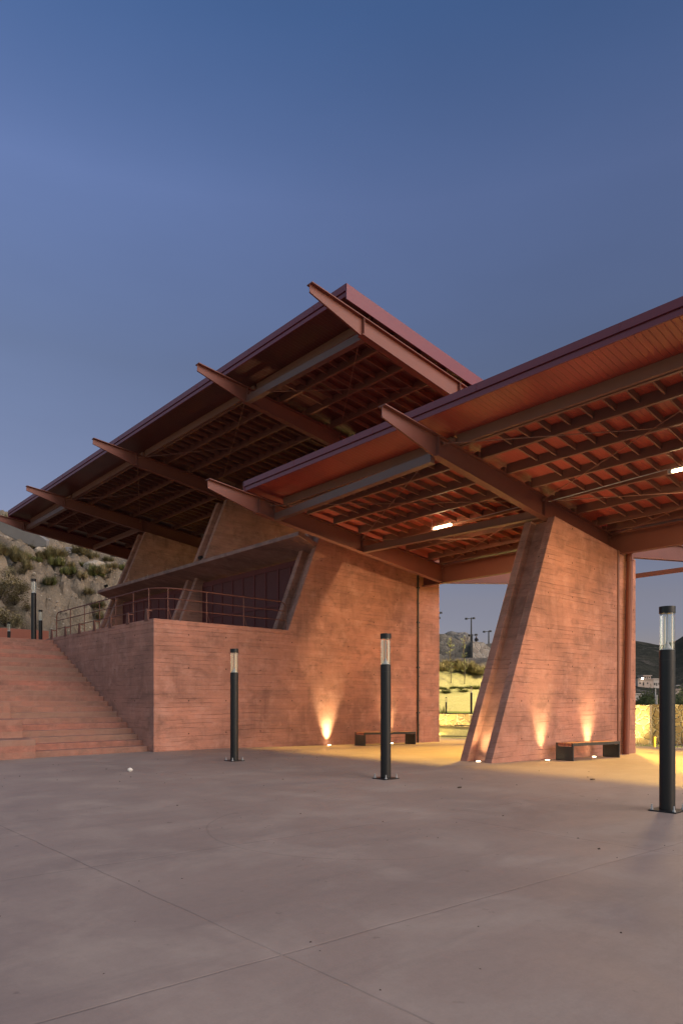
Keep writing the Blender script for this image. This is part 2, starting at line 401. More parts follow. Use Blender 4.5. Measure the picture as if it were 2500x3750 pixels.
# canopy slab on the terrace
m=MB()
prof=[(13.44,6.66),(13.44,6.79),(13.5,6.80),(15.6,6.05),(15.6,5.90)]
m.prism([(x,16.69,z) for x,z in prof],(0,15.75,0))
can=tag(m.build('slab_canopy',CONC2,loc=(13.44,16.69,6.66),bevel=.01),'tilted concrete slab canopy over the terrace doors, bristling with cut rebar','canopy')
for i,y in enumerate((18.2,20.2,25.3,25.9,26.5,27.0,27.6,28.2,28.9,29.5,30.1)):
    h=random.uniform(.12,.32); dx=random.uniform(-.08,.08); dy=random.uniform(-.12,.12)
    MB().cyl((13.75,y,6.68),(13.75+dx,y+dy,6.75+h),.011,n=6).build('rebar_stub',REBAR,can)
def mini_spot(x,y,z,label):
    t=thing('spotlight',(x,y,z),label,'spotlight','small spotlights on the slab canopy')
    MB().box((x-.05,y-.05,z),(x+.05,y+.05,z+.03)).box((x-.012,y-.06,z+.02),(x+.012,y-.045,z+.14)).box((x-.012,y+.045,z+.02),(x+.012,y+.06,z+.14)).build('bracket',BLACK,t)
    MB().cyl((x-.05,y,z+.12),(x+.10,y,z+.19),.062,n=14).build('lamp_head',BLACK,t,smooth=True)
    MB().cyl((x+.10,y,z+.19),(x+.104,y,z+.192),.05,n=14).build('lens',GALV,t)
mini_spot(13.54,22.9,6.79,'small black spotlight standing on the canopy edge in front of the middle wall')
mini_spot(13.54,31.7,6.79,'small black spotlight at the hill end of the canopy edge')

# folding door fronts between the walls
def door_front(y0,y1,label):
    X=14.42; t=thing('folding_door',(X,y0,3.48),label,'folding door','maroon folding doors under the slab canopy')
    n=9; w=(y1-y0)/n; zt=6.22
    MB().box((X,y0,3.48),(X+.09,y1,3.60)).box((X,y0,zt-.12),(X+.09,y1,zt)).build('door_frame',DOORM,t)
    for i in range(n):
        a=y0+i*w; b=a+w; heavy=.055 if i%2 else .035
        f=MB().box((X-.03,a,3.6),(X+.05,a+heavy,zt-.12)).box((X-.03,b-heavy,3.6),(X+.05,b,zt-.12))
        f.box((X-.025,a+heavy,zt-.20),(X+.045,b-heavy,zt-.12)).box((X-.025,a+heavy,4.72),(X+.045,b-heavy,4.80)).box((X-.025,a+heavy,3.6),(X+.045,b-heavy,3.7))
        l=f.build('door_leaf',DOORM,t)
        MB().box((X+.0,a+heavy,3.7),(X+.02,b-heavy,4.72)).box((X+.0,a+heavy,4.8),(X+.02,b-heavy,zt-.2)).build('door_panel',DOORP,l)
door_front(17.6,24.15,'maroon folding doors between the long wall and the middle wall')
door_front(25.1,31.65,'maroon folding doors of the far bay, behind the curved railing')

# stairs
m=MB(); n=23; tr=.325; rs=3.5/n; y0=17.0
poly=[(5.5,y0,-.3)]
for i in range(n): poly+= [(5.5,y0+i*tr,(i+1)*rs-(rs if False else 0))] if False else [(5.5,y0+i*tr,i*rs if i else -.3+.3),(5.5,y0+i*tr,(i+1)*rs)]
poly=[(5.5,y0,-.3)]+[p for i in range(n) for p in ((5.5,y0+i*tr,i*rs),(5.5,y0+i*tr,(i+1)*rs))][1:]
poly+= [(5.5,y0+n*tr,n*rs),(5.5,y0+n*tr,-.3)]
m.prism(poly,(XT-.004-5.5,0,0))
tag(m.build('concrete_stairs',STEP,loc=(5.5,y0,0),bevel=.012),'wide flight of red concrete steps climbing beside the terrace block','stairs')
m=MB(); poly=[(-9,y0-.12,-.3)]
for i in range(8):
    yy=y0-.12+i*3*tr; z1=min((i+1)*3*rs,3.5); poly+= [(-9,yy,max(i*3*rs,-.3) if i else -.3)] if i else []
    poly+= [(-9,yy,z1)]
yend=y0+n*tr; poly+= [(-9,yend,3.5),(-9,yend,-.3)]
m.prism(poly,(9+5.49,0,0))
tag(m.build('seating_tiers',STEP,loc=(5.49,y0,0),bevel=.015),'tall red concrete seating tiers at the left edge of the stairs','seating steps')
m=MB(); m.box((-30,y0+n*tr+.004,-.3),(XT-.004,47,3.496)); m.box((XT-.004,31.65,-.3),(34,47,3.49)); tag(m.build('upper_plaza_ground',STEP),kind='structure')
m=MB().box((2,44.6,3.496),(15.3,45.0,5.86)); tag(m.build('red_wall',REDW,loc=(15.3,44.6,3.5),bevel=.02),'low red wall behind the bollard lamps at the stair top','wall')

# railing on the terrace
XR_,YR_=8.62,16.83
rail=thing('terrace_railing',(XR_,YR_,3.6),'red tubular railing with three rails curving round the terrace corner','railing')
def corner(z,drop_end=True):
    pts=[(XR_,24.35,z-.9 if False else z)]
    pts=[]
    for y in (24.1,22.5,21,19.5,18.1): pts.append((XR_,y,z))
    rc=.75
    for k in range(9):
        a=math.pi*(1+.5*k/8); pts.append((XR_+rc+rc*math.cos(a),YR_+rc+rc*math.sin(a),z))
    for x in (10.2,11.2,12.3): pts.append((x,YR_,z))
    return pts
zt=4.50
top=corner(zt)
top=[(XR_,24.35,3.62),(XR_,24.35,4.32),(XR_,24.30,4.43),(XR_,24.2,4.49)]+top+[(12.8,YR_,zt),(12.95,YR_,zt-.04),(13.02,YR_,zt-.14),(13.03,YR_,3.62)]
MB().tube(top,.018).build('top_rail',RAIL,rail,smooth=True)
for z in (4.21,3.92):
    MB().tube([(XR_,24.35,z)]+corner(z)+[(13.03,YR_,z)],.0135).build('mid_rail',RAIL,rail,smooth=True)
for y in (23.05,21.83,20.63,19.45,18.26,17.1+.2):
    MB().cyl((XR_,y,3.6),(XR_,y,4.5),.015,n=8).build('post',RAIL,rail,smooth=True)
for y in (24.35,23.05,21.83,20.63,19.45,18.26,17.1):
    MB().prism([(XT-.012,y-.11,3.56),(XT-.012,y+.11,3.56),(XT-.012,y+.04,3.90),(XT-.012,y-.04,3.90)],(.024,0,0)).bar((XT,y,3.86),(XR_,y,3.86),.02,.03).build('gusset_plate',RAIL,rail)
for x in (8.95,10.17,11.44):
    MB().cyl((x,YR_,3.6),(x,YR_,4.5),.015,n=8).cyl((x+.12,YR_,3.6),(x+.012,YR_,3.92),.009,n=6).build('post',RAIL,rail,smooth=True)

# ------------------------------------------------------------------ steel roofs
def beam(yw,xt,xb,xe,zt0,slope,d_tip,d_b,d_e,rear=None,fl=.2,mat=STEEL):
    """I-beam in the plane y=yw: tapered tip at xt, knee at xb, rear knee at xe, optional rear tip"""
    ztop=lambda x: zt0-slope*(x-xt)
    st=[(xt,ztop(xt),ztop(xt)-d_tip),(xb,ztop(xb),ztop(xb)-d_b),(xe,ztop(xe),ztop(xe)-d_e)]
    if rear: st.append(rear)
    m=MB(); tw=.014; ft=.022
    poly=[(x,yw-tw/2,a-ft) for x,a,b in st]+[(x,yw-tw/2,b+ft) for x,a,b in reversed(st)]
    m.prism(poly,(0,tw,0))
    for i in range(len(st)-1):
        (xa,ta,ba),(xc,tc,bc)=st[i],st[i+1]
        m.loft([(xa,yw-fl/2,ta-ft),(xa,yw+fl/2,ta-ft),(xa,yw+fl/2,ta),(xa,yw-fl/2,ta)],[(xc,yw-fl/2,tc-ft),(xc,yw+fl/2,tc-ft),(xc,yw+fl/2,tc),(xc,yw-fl/2,tc)])
        if i==0: # tip: no wide bottom flange at the point, a narrow one
            m.loft([(xa,yw-.02,ba),(xa,yw+.02,ba),(xa,yw+.02,ba+ft),(xa,yw-.02,ba+ft)],[(xc,yw-.03,bc),(xc,yw+.03,bc),(xc,yw+.03,bc+ft),(xc,yw-.03,bc+ft)])
        else:
            m.loft([(xa,yw-fl/2,ba),(xa,yw+fl/2,ba),(xa,yw+fl/2,ba+ft),(xa,yw-fl/2,ba+ft)],[(xc,yw-fl/2,bc),(xc,yw+fl/2,bc),(xc,yw+fl/2,bc+ft),(xc,yw-fl/2,bc+ft)])
    return m,st
def stiffener(m,x,yw,top,bot,fl=.19):
    m.box((x-.007,yw-fl/2,bot+.02),(x+.007,yw+fl/2,top-.02))
def lerp(a,b,t): return a+(b-a)*t
def depth_at(st,x):
    for i in range(len(st)-1):
        if st[i][0]<=x<=st[i+1][0]:
            t=(x-st[i][0])/(st[i+1][0]-st[i][0]); return lerp(st[i][1],st[i+1][1],t),lerp(st[i][2],st[i+1][2],t)
    return st[-1][1],st[-1][2]

BAT={}
def roof(name,label,base,beams,purlin_x,plane,y_lo,y_hi,xf,xrear,fascia_h,deck_mat,seed,gable):
    rt=thing(name,base,label,'steel roof')
    sts=[]
    for b in beams:
        m,st=beam(**b['g'])
        for x in b['stiff']:
            a,bb=depth_at(st,x); stiffener(m,x,b['g']['yw'],a,bb)
        bo=m.build('beam',STEEL,rt); sts.append((b['g']['yw'],st))
    pd=.23                                              # purlin depth; purlins sit on the beams
    # purlins, bay by bay: C-section, web towards -X, flange lip underneath
    ys=[s[0] for s in sts]; bays=[]
    edges=[y_hi-.25]+[]
    ysd=sorted(ys)
    spans=[(ysd[i]+.02,ysd[i+1]-.02) for i in range(len(ysd)-1)]
    if ysd[0]-y_lo>.8: spans=[(y_lo+.1,ysd[0]-.02)]+spans
    if y_hi-ysd[-1]>.8: spans+= [(ysd[-1]+.02,y_hi-.1)]
    for (a,b) in spans:
        for k,x in enumerate(purlin_x):
            z=plane(x)+.004; g=.05 if k==0 else .26
            a2,b2=a+(g if a>y_lo+.2 else 0),b-.06
            m=MB(); m.box((x-.004,a2,z),(x+.004,b2,z+pd)); m.box((x+.004,a2,z),(x+.072,b2,z+.006)); m.box((x+.004,a2,z+pd-.006),(x+.072,b2,z+pd)); m.box((x+.066,a2,z+.006),(x+.072,b2,z+.03))
            if k==0: m.box((x+.09,a2,z-.02),(x+.098,b2,z+pd)); m.box((x+.098,a2,z-.02),(x+.16,b2,z-.014))
            m.build('purlin',STEELD,rt)
            ca=a-.1 if a-.1>y_lo+.2 else a+.01
            m=MB(); m.box((x-.10,ca,z-.002),(x-.006,ca+.12,z+.15)); m.build('cleat',STEELD,rt)
    # battens between the purlins
    items=[]
    for (a,b) in spans:
        nb=int((b-a-.3)/.475)
        for k in range(len(purlin_x)-1):
            x0,x1=purlin_x[k]+(.10 if k==0 else .075),purlin_x[k+1]-.006
            for j in range(nb):
                y=a+.32+j*.475+random.uniform(-.012,.012)
                if y>b-.1: continue
                items.append((x0,x1,y))
    def bat_mesh(mm,x0,x1,y):
        za,zb=plane(x0)+.004+pd,plane(x1)+.004+pd; w=.034; h=.135
        mm.loft([(x0,y-.003,za-h),(x0,y+.003,za-h),(x0,y+.003,za-.003),(x0,y-.003,za-.003)],[(x1,y-.003,zb-h),(x1,y+.003,zb-h),(x1,y+.003,zb-.003),(x1,y-.003,zb-.003)])
        mm.loft([(x0,y+.003,za-h),(x0,y+w,za-h),(x0,y+w,za-h+.005),(x0,y+.003,za-h+.005)],[(x1,y+.003,zb-h),(x1,y+w,zb-h),(x1,y+w,zb-h+.005),(x1,y+.003,zb-h+.005)])
    def size(it):
        u,v,d=proj(((it[0]+it[1])/2,it[2],plane(it[0])+.1)); return -1/d if 0<u<2500 and 900<v<2300 else 0
    items.sort(key=size)
    rest=MB()
    for i,it in enumerate(items):
        if i<100:
            bat_mesh(mm:=MB(),*it); mm.build('batten',STEELD,rt)
        else: bat_mesh(rest,*it)
    if rest.v: tag(rest.build('battens',STEELD,rt),kind='stuff')
    # deck: one ribbed sheet with an underside
    zd=lambda x: plane(x)+pd+.006
    m=MB(); m.loft([(xf,y_lo,zd(xf)),(xf,y_hi,zd(xf)),(xf,y_hi,zd(xf)+.05),(xf,y_lo,zd(xf)+.05)],[(xrear,y_lo,zd(xrear)),(xrear,y_hi,zd(xrear)),(xrear,y_hi,zd(xrear)+.05),(xrear,y_lo,zd(xrear)+.05)])
    m.build('roof_deck',deck_mat,rt)
    # eaves fascia: lower strip, groove, upper strip
    z0=zd(xf); m=MB()
    m.box((xf-.03,y_lo-.01,z0-.03),(xf-.002,y_hi+.01,z0+.065)); m.box((xf-.012,y_lo,z0+.065),(xf-.003,y_hi,z0+.095)); m.box((xf-.055,y_lo-.01,z0+.095),(xf-.003,y_hi+.01,z0+fascia_h)); m.box((xf-.055,y_lo-.01,z0+fascia_h),(xf+.22,y_hi+.01,z0+fascia_h+.008))
    y=y_lo+1.2
    while y<y_hi-.5:
        m.box((xf-.062,y,z0+.092),(xf-.055,y+.018,z0+fascia_h+.004)); y+=2.9
    m.build('fascia',FASCIA,rt)
    for sgn,ye in gable:
        ya=ye; m=MB(); zf=lambda x: zd(x)+fascia_h
        o1,o2=(-.035,-.002) if sgn<0 else (.002,.035)
        m.loft([(xf-.055,ya+o1,zd(xf)-.13),(xf-.055,ya+o2,zd(xf)-.13),(xf-.055,ya+o2,zf(xf)),(xf-.055,ya+o1,zf(xf))],[(xrear,ya+o1,zd(xrear)-.13),(xrear,ya+o2,zd(xrear)-.13),(xrear,ya+o2,zf(xrear)),(xrear,ya+o1,zf(xrear))])
        m.build('gable_fascia',FASCIA,rt)
    return rt,sts,zd
def rods(rt,sts,pairs):
    """crossed tension rods between neighbouring beams; pairs of ((beam i, x),(beam j, x))"""
    for (i,xa),(j,xb) in pairs:
        ya,sa=sts[i]; yb,sb=sts[j]
        ta,ba=depth_at(sa,xa); tb,bb=depth_at(sb,xb); s=1 if yb>ya else -1
        p=Vector((xa,ya+.06*s,ta-.12)); q=Vector((xb,yb-.06*s,tb-.12)); d=(q-p).normalized()
        MB().cyl(p,q,.011,n=6).box((p.x-.03,p.y-.03,p.z-.03),(p.x+.03,p.y+.03,p.z+.03)).box((q.x-.03,q.y-.03,q.z-.03),(q.x+.03,q.y+.03,q.z+.03)).build('brace_rod',RODM,rt)
def edge_tube(rt,p,q,w=.13,h=.2,mat=TUBE):
    MB().bar(p,q,w,h).bar((p[0]+.0,p[1],p[2]-h/2-.006),(q[0],q[1],q[2]-h/2-.006),w+.05,.012).build('edge_tube',mat,rt)

PUR=[12.05,12.95,14.02,15.1,16.25,17.4,18.6,19.22]
# front (lower) roof
planeR=lambda x: 7.20-.1*(x-11.2)
def gR(yw,xt,xb,dz=0): return dict(yw=yw,xt=xt,xb=xb,xe=19.55,zt0=7.20-.1*(xt-11.2)+dz,slope=.1,d_tip=.25,d_b=.47,d_e=.64,rear=(30.2,7.36,6.92),fl=.2)
bR=[dict(g=gR(15.75,9.55,11.12,.0),stiff=(11.2,11.75,15.3,19.48)),dict(g=gR(9.4,9.72,11.36),stiff=(11.42,15.75,19.48)),dict(g=gR(1.95,9.72,11.36),stiff=(11.42,15.75,19.48))]
front,stR,zdR=roof('front_roof','lower red steel canopy roof in front, lit by tube lights underneath',(12.9,9.4,6),bR,PUR,planeR,1.0,16.12,11.02,19.5,.235,DECK,1,[(1,16.12)])
edge_tube(front,(11.42,9.5,6.72),(11.78,15.65,6.73))
edge_tube(front,(15.75,9.5,6.30),(15.40,15.65,6.34),mat=STEELD)
# rear eaves beam along Y
m=MB()
for a,b in ((1.0,1.94),(1.97,9.38),(9.42,15.74),(15.76,16.66)):  # last short piece is added to stop flood light beside the wall
    m.box((19.49,a,5.74),(19.505,b,6.34)); m.box((19.40,a,5.715),(19.60,b,5.74)); m.box((19.40,a,6.34),(19.60,b,6.365))
m.build('rear_beam',STEEL,front)
for x in (27.0,30.1):
    zz=(6.40+.094*(x-19.55)+.11) if x<30 else 6.98
    MB().bar((x,1.5,zz),(x,15.9,zz),.08,.2).build('rear_purlin',STEEL,front)
m=MB(); m.loft([(14.4,16.12,7.09),(14.4,16.655,7.09),(14.4,16.655,7.11),(14.4,16.12,7.11)],[(19.9,16.12,6.54),(19.9,16.655,6.54),(19.9,16.655,6.56),(19.9,16.12,6.56)]); m.build('light_stop_sheet',FASCIA,front)  # unseen sheet added across the wall gap to block the flood light
m=MB(); m.box((19.3,1.0,6.42),(19.92,16.1,6.44)); m.box((19.90,1.0,6.44),(19.92,16.1,6.68)); m.build('valley_gutter',FASCIA,front)
rods(front,stR,[((0,11.6),(1,15.7)),((0,15.3),(1,11.6)),((1,11.6),(2,15.7)),((1,15.7),(2,11.6)),((0,15.4),(1,19.4)),((0,19.4),(1,15.8)),((1,15.8),(2,19.4)),((1,19.4),(2,15.8))])
# upper roof
planeL=lambda x: 11.02-.1*(x-11.2)
def gL(yw,rear=None): return dict(yw=yw,xt=10.02,xb=11.66,xe=19.6,zt0=11.14,slope=.1,d_tip=.22,d_b=.46,d_e=.66,rear=(24.6,9.68,9.45),fl=.2)
yL=[38.0,32.1,24.6,17.1,12.03]
bL=[dict(g=gL(y),stiff=(11.72,15.6,19.5)) for y in yL]
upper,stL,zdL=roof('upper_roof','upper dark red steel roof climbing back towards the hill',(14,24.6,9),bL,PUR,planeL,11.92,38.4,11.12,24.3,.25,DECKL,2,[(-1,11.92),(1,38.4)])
edge_tube(upper,(11.85,12.12,10.60),(11.74,17.0,10.60)); edge_tube(upper,(11.84,32.2,10.58),(11.9,37.9,10.66)); edge_tube(upper,(15.5,32.2,10.15),(15.5,37.9,10.15),mat=STEELD)
rods(upper,stL,[((i,a),(i+1,b)) for i in range(4) for a,b in ((11.8,15.5),(15.5,11.8))])
m=MB()
for a,b in zip(sorted(yL)[:-1],sorted(yL)[1:]):
    m.box((19.49,a+.01,9.6),(19.505,b-.01,10.15)); m.box((19.40,a+.01,9.575),(19.60,b-.01,9.6))
m.build('rear_beam',STEEL,upper)
# ------------------------------------------------------------------ tube lights under the front roof
def tube_light(x,y0,y1,z,label):
    t=thing('tube_light',(x,(y0+y1)/2,z),label,'tube light','tube lights under the front roof')
    MB().box((x-.05,y0-.03,z+.035),(x+.05,y1+.03,z+.075)).box((x-.04,y1+.03,z-.03),(x+.04,y1+.12,z+.07)).build('housing',GALV,t)
    MB().cyl((x,y0,z),(x,y1,z),.028,n=10).build('lit_tube',TUBE_ON,t,smooth=True)
    MB().cyl((x,y0-.05 if y0<9 else y1+.1,z+.06),(x,y0-.06 if y0<9 else y1+.11,planeR(x)+.2),.01,n=6).build('hanger',GALV,t)
    ld=bpy.data.lights.new('tube_glow','AREA'); ld.shape='RECTANGLE'; ld.size=.10; ld.size_y=y1-y0; ld.energy=TUBE_W; ld.color=(1.0,.66,.33)
    lo=bpy.data.objects.new('tube_glow',ld); COL.objects.link(lo); lo.location=(x,(y0+y1)/2,z-.032)
    return t
TUBE_W=86
tube_light(15.88,12.5,13.12,6.62,'lit tube light glowing near the roof centre between the long wall and the pier')
tube_light(15.92,5.5,6.16,6.62,'lit tube light cut by the right picture edge, under the roof')
t=tag(MB().cyl((15.86,9.5,6.66),(15.9,12.4,6.64),.012,n=6).build('conduit',GALV,loc=(15.86,11,6.6)),'thin pale conduit running from the pier to the central tube light','conduit')
t=tag(MB().cyl((15.9,9.3,6.62),(15.9,6.3,6.70),.012,n=6).build('conduit',GALV,loc=(15.9,8,6.6)),'thin pale conduit leading to the tube light at the right edge','conduit')

# ------------------------------------------------------------------ ground uplights
def uplight(x,y,label,aim,power,cone=60,soft=.15,hidden=False,col=(1.0,.80,.40)):
    z=gz(x); t=thing('ground_uplight',(x,y,z),label,'uplight','uplights set in the paving at the walls')
    MB().cyl((x,y,z-.05),(x,y,z+.008),.085,n=18).build('rim',GALV,t,smooth=True)
    MB().cyl((x,y,z+.008),(x,y,z+.014),.045,n=18).build('lens',LENS_ON,t)
    ld=bpy.data.lights.new('uplight_glow','SPOT'); ld.energy=power; ld.color=col; ld.spot_size=R(cone); ld.spot_blend=1.0; ld.shadow_soft_size=soft
    lo=bpy.data.objects.new('uplight_glow',ld); COL.objects.link(lo); lo.location=(x,y,z+.05)
    d=Vector(aim).normalized(); lo.rotation_euler=d.to_track_quat('-Z','Y').to_euler()
    return t
UP=440
uplight(14.62,16.54,'ground uplight left of the far bench, washing the long wall with a hot spot',(0,.10,1),UP*.75)
uplight(17.55,16.47,'ground uplight in the floor under the far bench',(0,.12,1),UP*.25)
uplight(15.05,8.83,'ground uplight beside the near bench at the foot of the pier',(0,.08,1),UP*.34)
uplight(17.45,8.83,'ground uplight in the floor behind the near bench',(0,.10,1),UP*.42)
uplight(13.06,9.47,'ground uplight sitting in the groove at the foot of the pier',(.46,.03,1),UP*.3,60)

# ------------------------------------------------------------------ benches
def bench_proto():
    L,W,Hh=2.54,.47,.47
    t=thing('park_bench',(0,0,0),'x','bench','steel and wood benches at the walls')
    for sx in (0,L-.05):
        MB().box((sx+.0,.0,0),(sx+.05,.05,Hh)).box((sx,W-.05,0),(sx+.05,W,Hh)).box((sx+.006,.05,.02),(sx+.044,W-.05,Hh-.09)).build('leg_panel',DARKG,t,bevel=.003)
    MB().box((.05,0,Hh-.075),(L-.05,.045,Hh)).box((.05,W-.045,Hh-.075),(L-.05,W,Hh)).build('rail_frame',DARKG,t,bevel=.003)
    for k in range(4):
        y=.052+k*.094; MB().box((-.004,y,Hh-.075),(L+.004,y+.082,Hh-.004)).build('seat_slat',WOOD,t,bevel=.006)
    return t
b1=bench_proto(); b1['label']='near bench with red slats standing against the pier'; b1.location=(15.36,8.32,gz(16.6)); b1.rotation_euler=(0,R(1.2),0)
b2=copy_tree(b1,loc=(15.42,15.70,gz(16.6))); b2['label']='far bench against the long wall, partly hidden by the middle bollard lamp'

# ------------------------------------------------------------------ bollard lamps
def bollard_proto():
    t=thing('bollard_lamp',(0,0,0),'x','bollard lamp','black bollard lamps with clear tops')
    MB().box((-.17,-.17,0),(.17,.17,.016)).build('base_plate',BLACK,t,bevel=.003)
    for sx in (-1,1):
        for sy in (-1,1): MB().cyl((sx*.135,sy*.135,.016),(sx*.135,sy*.135,.085),.010,n=6).cyl((sx*.135,sy*.135,.016),(sx*.135,sy*.135,.035),.02,n=6).build('bolt',GALV,t)
    MB().cyl((0,0,.016),(0,0,2.03),.093,n=28).build('pole',BLACK,t,smooth=True)
    MB().cyl((0,0,1.9),(0,0,1.904),.0945,n=28).build('collar',DARKG,t,smooth=True)
    # open clear tube
    n=28; vs=[];fs=[]
    for k in range(n):
        a=2*math.pi*k/n
        for z in (2.034,2.495): vs.append((.089*math.cos(a),.089*math.sin(a),z))
    for k in range(n): fs.append((2*k,2*((k+1)%n),2*((k+1)%n)+1,2*k+1))
    MB().add(vs,fs).build('clear_tube',GLASS,t,smooth=True)
    MB().cyl((0,0,2.495),(0,0,2.58),.096,n=28).build('cap',BLACK,t,smooth=True)
    prof=[(.084,2.034),(.06,2.05),(.035,2.085),(.018,2.12),(.008,2.15)]
    m=MB()
    for (ra,za),(rb,zb) in zip(prof[:-1],prof[1:]): m.cyl((0,0,za),(0,0,zb),ra,rb,20)
    m.build('reflector_cone',GALV,t,smooth=True)
    MB().cyl((0,0,2.14),(0,0,2.495),.006,n=8).build('stem',GALV,t)
    for a in (.9,2.9,5.0): MB().box((  .055*math.cos(a)-.006,.055*math.sin(a)-.006,2.05),(.055*math.cos(a)+.006,.055*math.sin(a)+.006,2.46)).build('light_strip',STRIP,t)
    return t
L0=bollard_proto(); L0.location=(8.75,3.46,0); L0['label']='nearest bollard lamp, tall at the right edge of the plaza'
def lamp(x,y,z,label,rz=0,sc_=1.0):
    c=copy_tree(L0,loc=(x,y,z),rotz=rz,scale=sc_); c['label']=label
lamp(8.64,8.26,0,'middle bollard lamp on the plaza, in front of the far bench')
lamp(8.61,13.04,0,'bollard lamp on the plaza in front of the terrace wall')
lamp(8.73,27.1,3.5,'largest of the bollard lamps at the top of the stairs')
lamp(8.75,31.9,3.5,'bollard lamp at the stair top cut by the left picture edge')
lamp(12.0,36.2,3.5,'bollard lamp close behind and right of the largest one atop the stairs')
lamp(12.5,43.2,3.5,'small distant bollard lamp in front of the low red wall')

# ------------------------------------------------------------------ small litter
m=MB(); random.seed(3)
def lump(c,r,mat,name,label,cat,seed,flat=.7,n=2,**kw):
    import bmesh
    bm=bmesh.new(); bmesh.ops.create_icosphere(bm,subdivisions=n,radius=1)
    me=bpy.data.meshes.new(name)
    for v in bm.verts:
        k=1+.35*noise.noise(Vector(v.co)*1.7+Vector((seed,0,0))); v.co=Vector((v.co.x*r[0]*k,v.co.y*r[1]*k,v.co.z*r[2]*k))
    bm.to_mesh(me); bm.free(); me.materials.append(mat)
    o=bpy.data.objects.new(name,me); COL.objects.link(o); o.location=c; ORG[o.name]=Vector(c)
    return tag(o,label,cat,**kw)
lump((5.83,12.5,.03),(.05,.04,.04),PAPER,'crumpled_paper','crumpled white paper lying on the plaza near the steps','paper',1)
lump((11.2,5.7,.008),(.07,.035,.012),LEAFM,'dry_leaf','dark dry leaf on the plaza below the pier','leaf',2)
lump((8.6,6.6,.008),(.05,.025,.012),LEAFM,'dry_leaf','dark dry leaf on the plaza between the two right bollard lamps','leaf',5)

m=MB(); rnd=random.Random(41)
for k in range(260):
    x=rnd.uniform(.6,13); y=rnd.uniform(1.5,15.5); r=.004+.013*rnd.random()**3; z=gz(x); q=rnd.uniform(0,6.28); a=math.cos(q)*r; b=math.sin(q)*r; f=rnd.uniform(.5,1.8)
    m.add([(x+a*f,y+b*f,z),(x-b,y+a,z),(x-a*f,y-b*f,z),(x+b,y-a,z),(x+a*.2,y,z+r*.7)],[(0,1,4),(1,2,4),(2,3,4),(3,0,4)])
tag(m.build('grit',LEAFM),kind='stuff')
# ------------------------------------------------------------------ hill behind, left
def smooth(a,b,x):
    t=max(0,min(1,(x-a)/(b-a))); return t*t*(3-2*t)
def hill_z(x,y):
    yy=y-45.6-.9*noise.noise(Vector((x*.13,3,0)))
    edge=1-smooth(50,74,x)
    z=3.5+8.0*smooth(-.8,8.5,yy)**.85+.37*max(0,yy-6)*smooth(6,12,yy)-.37*max(0,yy-31)
    # erosion gullies running down the slanted face
    q=x*.55+yy*.28
    g=abs(noise.noise(Vector((q,.12*yy,1.3)))); g2=abs(noise.noise(Vector((q*2.3,.2*yy,5.1))))
    st=smooth(-.5,2.0,yy)*(1-.75*smooth(8,14,yy))
    z+= st*(5.0*(min(g,.26)-.2)+2.2*(min(g2,.22)-.18))-st*(1.25*(1-smooth(.0,.075,g))+.6*(1-smooth(0,.08,g2)))+st*.5*noise.fractal(Vector((x*1.7,y*1.7,9)),1,2,4)
    z+= .95*noise.fractal(Vector((x*.22,y*.22,0)),1,2,5)*smooth(0,3,yy)+.42*noise.fractal(Vector((x*.9,y*.9,2)),1,2,4)*smooth(0,2,yy)
    return -1+(z+1)*edge
m=MB(); X=[-26+.8*i for i in range(40)]+[6+.21*i for i in range(162)]+[40.02+.8*i for i in range(44)]; Y=[44.5+.21*j for j in range(65)]+[58.15+.40*j for j in range(50)]+[78.15+.9*j for j in range(20)]
nx=len(X); vs=[(x,y,hill_z(x,y)) for y in Y for x in X]
m.add(vs,[(j*nx+i,j*nx+i+1,(j+1)*nx+i+1,(j+1)*nx+i) for j in range(len(Y)-1) for i in range(nx-1)])
tag(m.build('hill',EARTH,smooth=False,fix=False),kind='structure').data.polygons.foreach_set('use_smooth',[True]*((len(Y)-1)*(nx-1)))

